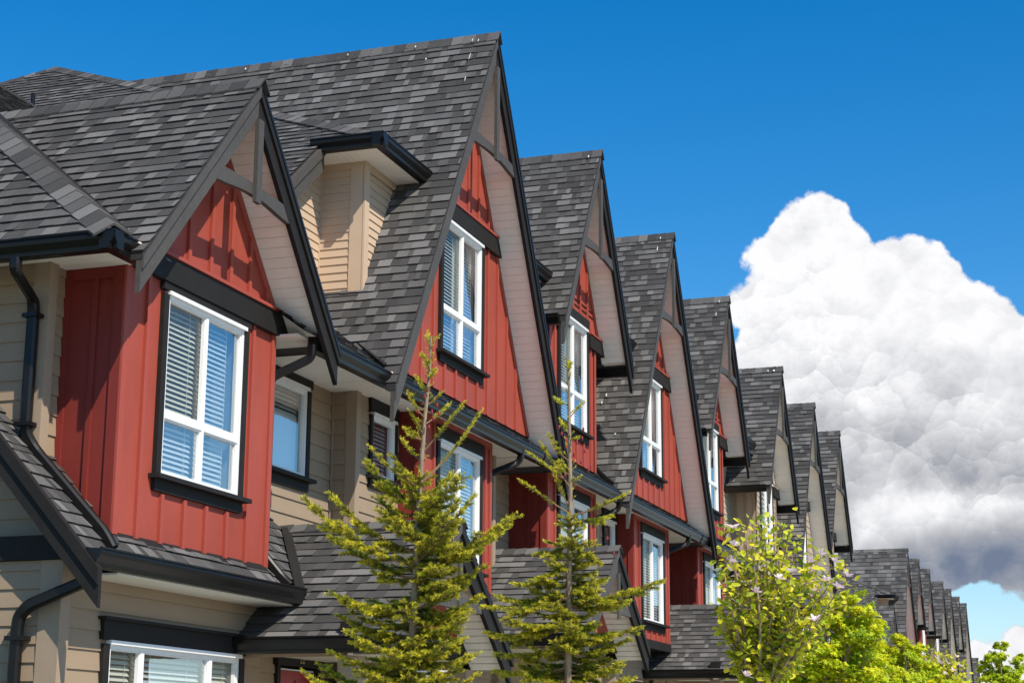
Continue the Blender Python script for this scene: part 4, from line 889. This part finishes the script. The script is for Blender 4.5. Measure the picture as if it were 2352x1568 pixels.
# ------------------------------------------------------------------ trees and shrubs between the street and the houses
def at(x, y, d):        # the point d metres in front of the eye that stands in direction (x, y) of the view
    return (Fp + Rr*((x-1176)/4011.8) + Ur*((784-y)/4011.8))*d
def curve(P0, P1, n, sag, rnd, up=0.0):
    out = []; j = Vector((rnd.uniform(-1, 1), rnd.uniform(-1, 1), 0))*(P1-P0).length*.05
    for i in range(n+1):
        t = i/n; out.append(P0.lerp(P1, t)+Vector((0, 0, -sag*4*t*(1-t)+up*t*t))+j*math.sin(t*math.pi))
    return out
def needles(mb, pts, dens, ln, rnd, t0, t1, start=0.0, wid=.0030):
    L = sum((pts[i+1]-pts[i]).length for i in range(len(pts)-1)); acc = 0
    for i in range(len(pts)-1):
        a, b = pts[i], pts[i+1]; l = (b-a).length; ax = (b-a).normalized(); o1 = ax.orthogonal().normalized(); o2 = ax.cross(o1)
        for k in range(max(1, int(l*dens))):
            f = rnd.random(); g = (acc+l*f)/L
            if g < start: continue
            p = a.lerp(b, f); th = rnd.uniform(0, 2*math.pi); r = o1*math.cos(th)+o2*math.sin(th)
            if r.z < -.3 and rnd.random() < .6: r.z = -r.z
            d = (r*.75+ax*rnd.uniform(.45, .9)).normalized(); w = d.cross(Vector((rnd.uniform(-1, 1), rnd.uniform(-1, 1), rnd.uniform(-1, 1)))).normalized()*wid/2
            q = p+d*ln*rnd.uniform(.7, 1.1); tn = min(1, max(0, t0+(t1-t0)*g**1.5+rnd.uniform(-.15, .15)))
            mb.face([p-w, p+w, q+w*.5, q-w*.5], tn)
        acc += l
def shoot(nb, tb, p, d, L, rnd, t0, t1, dens=1200, ln=.017, depth=0):
    q = p+d*L; m = (p+q)/2+Vector((0, 0, -.02*L)); pts = [p, m, q]; tb.tube(pts, [.0028, .0022, .0015], 4); needles(nb, pts, dens, ln, rnd, t0, t1)
    if depth > 0 and L > .07:
        ax = d.normalized(); sd = ax.cross(Vector((0, 0, 1)))
        if sd.length < .1: sd = ax.orthogonal()
        sd.normalize(); n = int(L/.035)
        for i in range(1, n+1):
            for sg in (-1, 1):
                if rnd.random() < .8: shoot(nb, tb, p.lerp(q, i/(n+1)), (ax*.8+sd*sg*.7+Vector((0, 0, rnd.uniform(-.25, .2)))).normalized(), L*.42*(1-.5*i/n)*rnd.uniform(.7, 1.2), rnd, t0, t1, dens, ln)
def branch(nb, tb, P0, P1, rnd, dense=1.0, sag=.03, bare=.1, tone=(.15, .8), top=False):
    L = (P1-P0).length; pts = curve(P0, P1, 8, sag*L/.4, rnd, up=.0); tb.tube(pts, [.007*(1-.75*i/8)*min(1.3, max(.6, L/.4)) for i in range(9)], 5)
    needles(nb, pts, 1300, .018, rnd, tone[0], tone[1], start=bare)
    n = int(L/(.034 if not top else .075)*dense)
    for i in range(n):
        f = bare+.05+(1-bare-.05)*(i+.5)/n; k = min(7, int(f*8)); p = pts[k].lerp(pts[k+1], f*8-k); ax = (pts[k+1]-pts[k]).normalized()
        sd = ax.cross(Vector((0, 0, 1))); sd = sd.normalized() if sd.length > .15 else Vector((rnd.uniform(-1, 1), rnd.uniform(-1, 1), 0)).normalized()
        for sg in (-1, 1):
            if rnd.random() > (.85 if not top else .7): continue
            l = (.05+.30*L*(1-f))*rnd.uniform(.6, 1.2)*(1 if not top else .35)
            d = (ax*.75+sd*sg*.75+Vector((0, 0, rnd.uniform(-.35, .15) if not top else rnd.uniform(.0, .5)))).normalized()
            tt = tone[0]+(tone[1]-tone[0])*f*rnd.uniform(.6, 1.1)
            shoot(nb, tb, p, d, min(l, .22), rnd, rnd.uniform(-.05, .25), rnd.uniform(.55, 1.1), depth=1 if not top else 0)
    # swollen new growth at the very tip
    shoot(nb, tb, pts[-1], (pts[-1]-pts[-2]).normalized(), .025, rnd, .7, 1.0, dens=900, ln=.011)
def spruce(name, label, trunk, d, keys, seed, fill, wmax, cones=()):
    rnd = random.Random(seed); T = [at(x, y, d) for x, y in trunk]; low = T[-1].copy(); foot = Vector((low.x, low.y, GZ+.12)); T.append((low+foot)/2); T.append(foot)
    root = thing(name, label, 'spruce tree', foot, 'young spruce trees before the houses'); ORG[0] = foot
    tb = MB(); n = len(T); tb.tube(T, [.0045+.019*(i/(n-1))**1.0 for i in range(n)], 9); tw = MB(); nb = MB()
    def on_trunk(y):
        for i in range(len(trunk)-1):
            if trunk[i][1] <= y <= trunk[i+1][1]:
                f = (y-trunk[i][1])/(trunk[i+1][1]-trunk[i][1]); return T[i].lerp(T[i+1], f)
        f = min(1, max(0, (y-trunk[-1][1])/900)); return T[len(trunk)-1].lerp(T[-1], f)
    for k in keys:
        y0, tx, ty = k[0], k[1], k[2]; dd = k[3] if len(k) > 3 else rnd.uniform(-.25, .25); top = ty < fill[0]-60
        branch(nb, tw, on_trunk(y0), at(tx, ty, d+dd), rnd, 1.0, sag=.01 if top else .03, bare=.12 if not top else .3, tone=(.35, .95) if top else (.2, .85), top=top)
    y = fill[0]; px = d/4011.8
    while y < fill[1]:
        for _ in range(fill[2]):
            a = rnd.uniform(0, 2*math.pi); prog = min(1, (y-fill[0])/300); w = wmax*px*(.35+.65*prog)*(rnd.uniform(.6, 1.0) if rnd.random() < .55 else rnd.uniform(.2, .5))
            p = on_trunk(y); q = p+Vector((math.cos(a)*w, math.sin(a)*w, w*rnd.uniform(-.05, .45)*(1.3-prog)))
            branch(nb, tw, p, q, rnd, 1.0, sag=.04, bare=.05, tone=(.08, .75))
        y += 13
    # short budding shoots up the leader
    yy = trunk[0][1]+15
    while yy < fill[0]:
        p = on_trunk(yy); a = rnd.uniform(0, 6.28); l = rnd.uniform(.02, .05)
        shoot(nb, tw, p, Vector((math.cos(a)*.7, math.sin(a)*.7, .7)).normalized(), l, rnd, .4, 1.0, dens=700, ln=.010); yy += rnd.uniform(6, 14)
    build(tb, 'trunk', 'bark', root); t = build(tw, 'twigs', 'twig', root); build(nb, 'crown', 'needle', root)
    cn = MB()
    for (x, y) in cones:
        p = at(x, y, d+rnd.uniform(-.12, .05)); cn.tube([p, p+Vector((0, 0, .006)), p+Vector((0, 0, .016)), p+Vector((0, 0, .021))], [.003, .006, .005, .002], 7)
    build(cn, 'cones', 'cone', root)
    return root
K1 = [(800, 983, 768), (795, 1004, 776), (850, 972, 815), (870, 1000, 850), (910, 958, 868), (930, 1012, 905), (960, 940, 905), (975, 1030, 930), (1000, 945, 950), (1040, 1062, 930), (1110, 1102, 948), (1010, 930, 985), (1060, 925, 1010),
      (1120, 853, 1030, -.1), (1165, 845, 1060, .15), (1130, 905, 1050), (1180, 1060, 1095, -.15), (1150, 1035, 1090, .1), (1220, 870, 1140, .2), (1215, 1050, 1150, .1), (1240, 880, 1175, -.1),
      (1300, 705, 1148, -.1), (1270, 762, 1136, .1), (1330, 760, 1232, .15), (1300, 1178, 1184, -.1), (1310, 1160, 1213, .12), (1290, 1086, 1140, .05), (1290, 1030, 1180, -.2),
      (1400, 765, 1362, -.1), (1400, 1108, 1300, 0), (1430, 1099, 1370, .1), (1460, 782, 1414, .05), (1470, 1070, 1409, -.1), (1500, 800, 1450, -.2), (1540, 760, 1496, 0), (1530, 1064, 1468, .05), (1580, 1084, 1504, -.1), (1620, 702, 1546, 0), (1640, 1090, 1550, .1), (1600, 745, 1530, .2)]
spruce('spruce_tree', 'taller left spruce before the number 22 porch, its bare tip crossing the big gable window', [(990, 772), (987, 850), (976, 960), (967, 1080), (961, 1170), (957, 1280), (950, 1400), (944, 1568)], 8.0, K1, 5, (1105, 1750, 3), 138,
       cones=[(975, 915), (968, 930), (1000, 920), (992, 950), (982, 900), (1004, 935), (960, 950), (995, 965), (965, 1000), (957, 1010), (985, 985), (1008, 955)])
K2 = [(845, 1301, 828), (850, 1309, 834), (930, 1276, 915), (960, 1335, 928), (1000, 1289, 967), (1010, 1326, 1005), (1060, 1262, 1000), (1110, 1215, 1040, .1), (1120, 1245, 1022, -.1), (1110, 1328, 1098), (1090, 1284, 1060), (1180, 1198, 1105, -.1), (1170, 1270, 1080), (1185, 1438, 1134, -.1), (1190, 1400, 1185, .1),
      (1240, 1375, 1290, 0), (1250, 1240, 1270, .1), (1290, 1230, 1330, -.1), (1320, 1180, 1340, .1), (1330, 1380, 1330, .1), (1370, 1115, 1392, -.05), (1370, 1150, 1370, .15), (1380, 1520, 1333, -.1), (1390, 1440, 1380, .1), (1440, 1123, 1452, 0), (1450, 1470, 1440, -.05), (1480, 1139, 1500, .1), (1500, 1440, 1470, .05), (1530, 1144, 1540, 0), (1550, 1430, 1520, -.1), (1570, 1450, 1560, .1), (1430, 1165, 1420, -.2)]
spruce('spruce_tree', 'right spruce with dark red cones before the second porch roof', [(1305, 832), (1307, 900), (1308, 1000), (1310, 1130), (1309, 1240), (1306, 1400), (1305, 1568)], 9.0, K2, 9, (1210, 1750, 3), 128,
       cones=[(1337, 1010), (1343, 1040), (1318, 1050), (1300, 1030), (1290, 1000), (1335, 1065), (1357, 1075), (1352, 1082), (1298, 1095), (1325, 1020), (1284, 985), (1340, 990), (1362, 1250), (1395, 1240), (1372, 1290), (1410, 1275)])

def leaf(mb, p, d, n, L, W, tone, fold=.25):
    d = d.normalized(); s = d.cross(n).normalized(); n = s.cross(d).normalized(); c = [(0, 0), (.25, .38), (.6, .5), (.85, .3), (1, 0)]
    mid = [p+d*L*a-n*L*.12*a*a for a, _ in c]
    for sg in (-1, 1):
        e = [m+s*sg*W*b+n*W*fold*b for m, (a, b) in zip(mid, c)]; mb.face([mid[0], e[1], e[2], mid[2]], tone); mb.face([mid[2], e[2], e[3], mid[4]], tone)
def flower(parent, p, rnd, L=.065):
    mb = MB(); n = rnd.choice((7, 8, 9)); up = Vector((rnd.uniform(-.4, .4), rnd.uniform(-.8, 0), 1)).normalized(); o = up.orthogonal().normalized(); o2 = up.cross(o)
    for i in range(n):
        th = 2*math.pi*i/n+rnd.uniform(-.2, .2); d = (o*math.cos(th)+o2*math.sin(th))*rnd.uniform(.5, 1.0)+up*rnd.uniform(.2, .9); leaf(mb, p, d, up, L*rnd.uniform(.8, 1.2), L*.42, .5)
    build(mb, 'flower', 'petal', parent)
def magnolia(name, label, base, d, tips, flowers, seed, L, nleaf, spread, group=None):
    nleaf = int(nleaf*1.55); L *= 0.98; rnd = random.Random(seed); B = at(base[0], base[1], d); foot = Vector((B.x, B.y, GZ+.12)); root = thing(name, label, 'magnolia tree', foot, group); ORG[0] = foot
    tb = MB(); tb.tube([foot, (foot+B)/2+Vector((.02, 0, 0)), B], [.05, .045, .038], 9); lb = MB()
    for (x, y) in tips:
        q = at(x, y, d+rnd.uniform(-spread, spread)); pts = curve(B+Vector((0, 0, rnd.uniform(-.25, .1))), q, 9, -.04, rnd, 0)
        tb.tube(pts, [.020*(1-.8*i/9) for i in range(10)], 6)
        for k in range(2, 10):
            for _ in range(nleaf):
                p = pts[k]+Vector((rnd.gauss(0, .06), rnd.gauss(0, .06), rnd.gauss(0, .06)))*(L/.085); dr = Vector((rnd.uniform(-1, 1), rnd.uniform(-1, 1), rnd.uniform(-.5, .8)))
                nn = Vector((rnd.uniform(-.8, .5), rnd.uniform(-1.1, .3), rnd.uniform(.2, 1))); leaf(lb, p, dr, nn, L*rnd.uniform(.6, 1.15), L*rnd.uniform(.45, .65), min(1, max(0, rnd.gauss(.56, .34))))
                if rnd.random() < .5: tb.tube([pts[k], p], [.003, .002], 3)
    build(tb, 'trunk', 'bark', root); build(lb, 'crown', 'leaf', root, smooth=True)
    for (x, y) in flowers: flower(root, at(x, y, d-spread*1.35), rnd, L*.85)
    return root
tips = [(1675, 1222), (1710, 1205), (1742, 1200), (1755, 1215), (1795, 1208), (1812, 1225), (1835, 1250), (1868, 1290), (1886, 1280), (1912, 1300), (1940, 1335), (1928, 1318), (1690, 1262), (1666, 1290), (1668, 1345), (1660, 1400), (1672, 1440), (1705, 1300), (1725, 1260), (1770, 1260), (1790, 1290),
        (1750, 1320), (1820, 1300), (1850, 1340), (1885, 1370), (1905, 1400), (1870, 1420), (1830, 1380), (1790, 1400), (1720, 1380), (1700, 1420), (1695, 1470), (1710, 1500), (1830, 1450), (1860, 1470), (1800, 1480), (1770, 1370), (1735, 1430)]
fl = [(1683, 1213), (1679, 1290), (1686, 1253), (1789, 1329), (1817, 1313), (1857, 1290), (1884, 1271), (1915, 1290), (1944, 1323), (1897, 1334), (1924, 1349), (1735, 1360), (1871, 1424), (1712, 1552)]
magnolia('magnolia_tree', 'near magnolia with big yellow green leaves and pale pink star flowers', (1738, 1590), 17.0, tips, fl, 3, .092, 7, .45)
tips2 = [(2118, 1490), (2140, 1500), (2160, 1520), (2180, 1530), (2150, 1545), (2195, 1506), (2208, 1530), (2215, 1550), (2190, 1555), (2125, 1530), (2100, 1520), (2165, 1500)]
fl2 = [(2117, 1500), (2150, 1512), (2160, 1524), (2176, 1522), (2205, 1529), (2196, 1508), (2190, 1540), (2140, 1530), (2170, 1548), (2128, 1517)]
magnolia('magnolia_tree', 'small far magnolia dotted with pink flowers at the foot of the distant row', (2150, 1600), 33.0, tips2, fl2, 8, .10, 8, .5)

def star(mb, p, n, L, rnd, tone):
    n = n.normalized(); a = n.orthogonal().normalized(); b = n.cross(a); t = rnd.uniform(0, 6.28); q = []
    for i in range(10):
        r = L*(1 if i % 2 == 0 else .42)*(1.0 if i != 5 else .5); th = t+i*math.pi/5; q.append(p+(a*math.cos(th)+b*math.sin(th))*r-n*r*r/L*.25)
    mb.face(q, tone)
def broadleaf(name, label, base, d, blobs, seed, L, count, depthk=1.0, tl=(.68, .30), matn='maple_leaf', cat='maple tree', group=None):
    rnd = random.Random(seed); B = at(base[0], base[1], d); foot = Vector((B.x, B.y, GZ+.05)); root = thing(name, label, cat, foot, group); ORG[0] = foot
    tb = MB(); tb.tube([foot, B], [.09, .07], 9); lb = MB(); px = d/4011.8; tot = sum(r*r for _, _, r in blobs)
    for (x, y, r) in blobs:
        c = at(x, y, d+rnd.uniform(-1, 1)*r*px*depthk); pts = curve(B+Vector((0, 0, rnd.uniform(-.3, .1))), c, 6, -.05, rnd); tb.tube(pts, [.035*(1-.8*i/6) for i in range(7)], 5)
        sub = max(3, int(r/7))
        # foliage hangs in small sprays, with gaps between them
        for _ in range(sub*3):
            v = Vector((rnd.gauss(0, 1), rnd.gauss(0, 1), rnd.gauss(0, 1)*.85)).normalized()*(rnd.random()**.4*1.25)*r*px; sc = c+v; sr = r*px*rnd.uniform(.22, .5)
            tb.tube([c, sc], [.006, .003], 3); m = int(count*r*r/tot/(sub*3)); lift = Vector((v.x, v.y, abs(v.z)+sr)).normalized()
            tn0 = rnd.gauss(tl[0], tl[1]*.5)
            for _ in range(m):
                w = Vector((rnd.gauss(0, 1), rnd.gauss(0, 1), rnd.gauss(0, .55)))*sr*.7; nn = (lift+Vector((rnd.uniform(-.9, .9), rnd.uniform(-.9, .9), rnd.uniform(-.3, .9)))).normalized()
                star(lb, sc+w, nn, L*rnd.uniform(.6, 1.15), rnd, min(1, max(0, rnd.gauss(tn0, tl[1]*.6))))
    build(tb, 'trunk', 'bark', root); build(lb, 'crown', matn, root)
    return root
broadleaf('maple_tree', 'dense bright yellow green maple right behind the near magnolia', (1930, 1640), 24.0, [(1962, 1375, 24), (1935, 1405, 34), (1972, 1412, 30), (1905, 1450, 45), (1960, 1455, 45), (2005, 1436, 28), (2022, 1440, 16), (1990, 1475, 36), (1870, 1500, 45), (1930, 1510, 55), (1985, 1520, 50), (1830, 1545, 45), (1890, 1565, 50), (1960, 1570, 50), (1790, 1580, 40), (2010, 1570, 40), (1900, 1620, 60), (1980, 1620, 60)], 13, .045, 15000)
broadleaf('maple_tree', 'second yellow green maple further right, lower and spreading under the far row', (2080, 1650), 28.0, [(2065, 1462, 14), (2075, 1488, 26), (2050, 1505, 32), (2100, 1500, 24), (2095, 1530, 34), (2045, 1545, 38), (2130, 1545, 26), (2000, 1560, 40), (2160, 1572, 26), (2100, 1580, 40), (2195, 1590, 26), (2050, 1600, 40)], 17, .045, 9000)
broadleaf('street_tree', 'small green tree alone at the right edge against white cloud', (2310, 1640), 38.0, [(2298, 1484, 12), (2292, 1505, 15), (2272, 1512, 11), (2262, 1532, 13), (2282, 1540, 18), (2305, 1548, 18), (2340, 1512, 10), (2345, 1532, 15), (2330, 1556, 20), (2275, 1568, 20), (2350, 1575, 22), (2300, 1580, 20)], 19, .06, 5200, tl=(.55, .25), cat='tree')
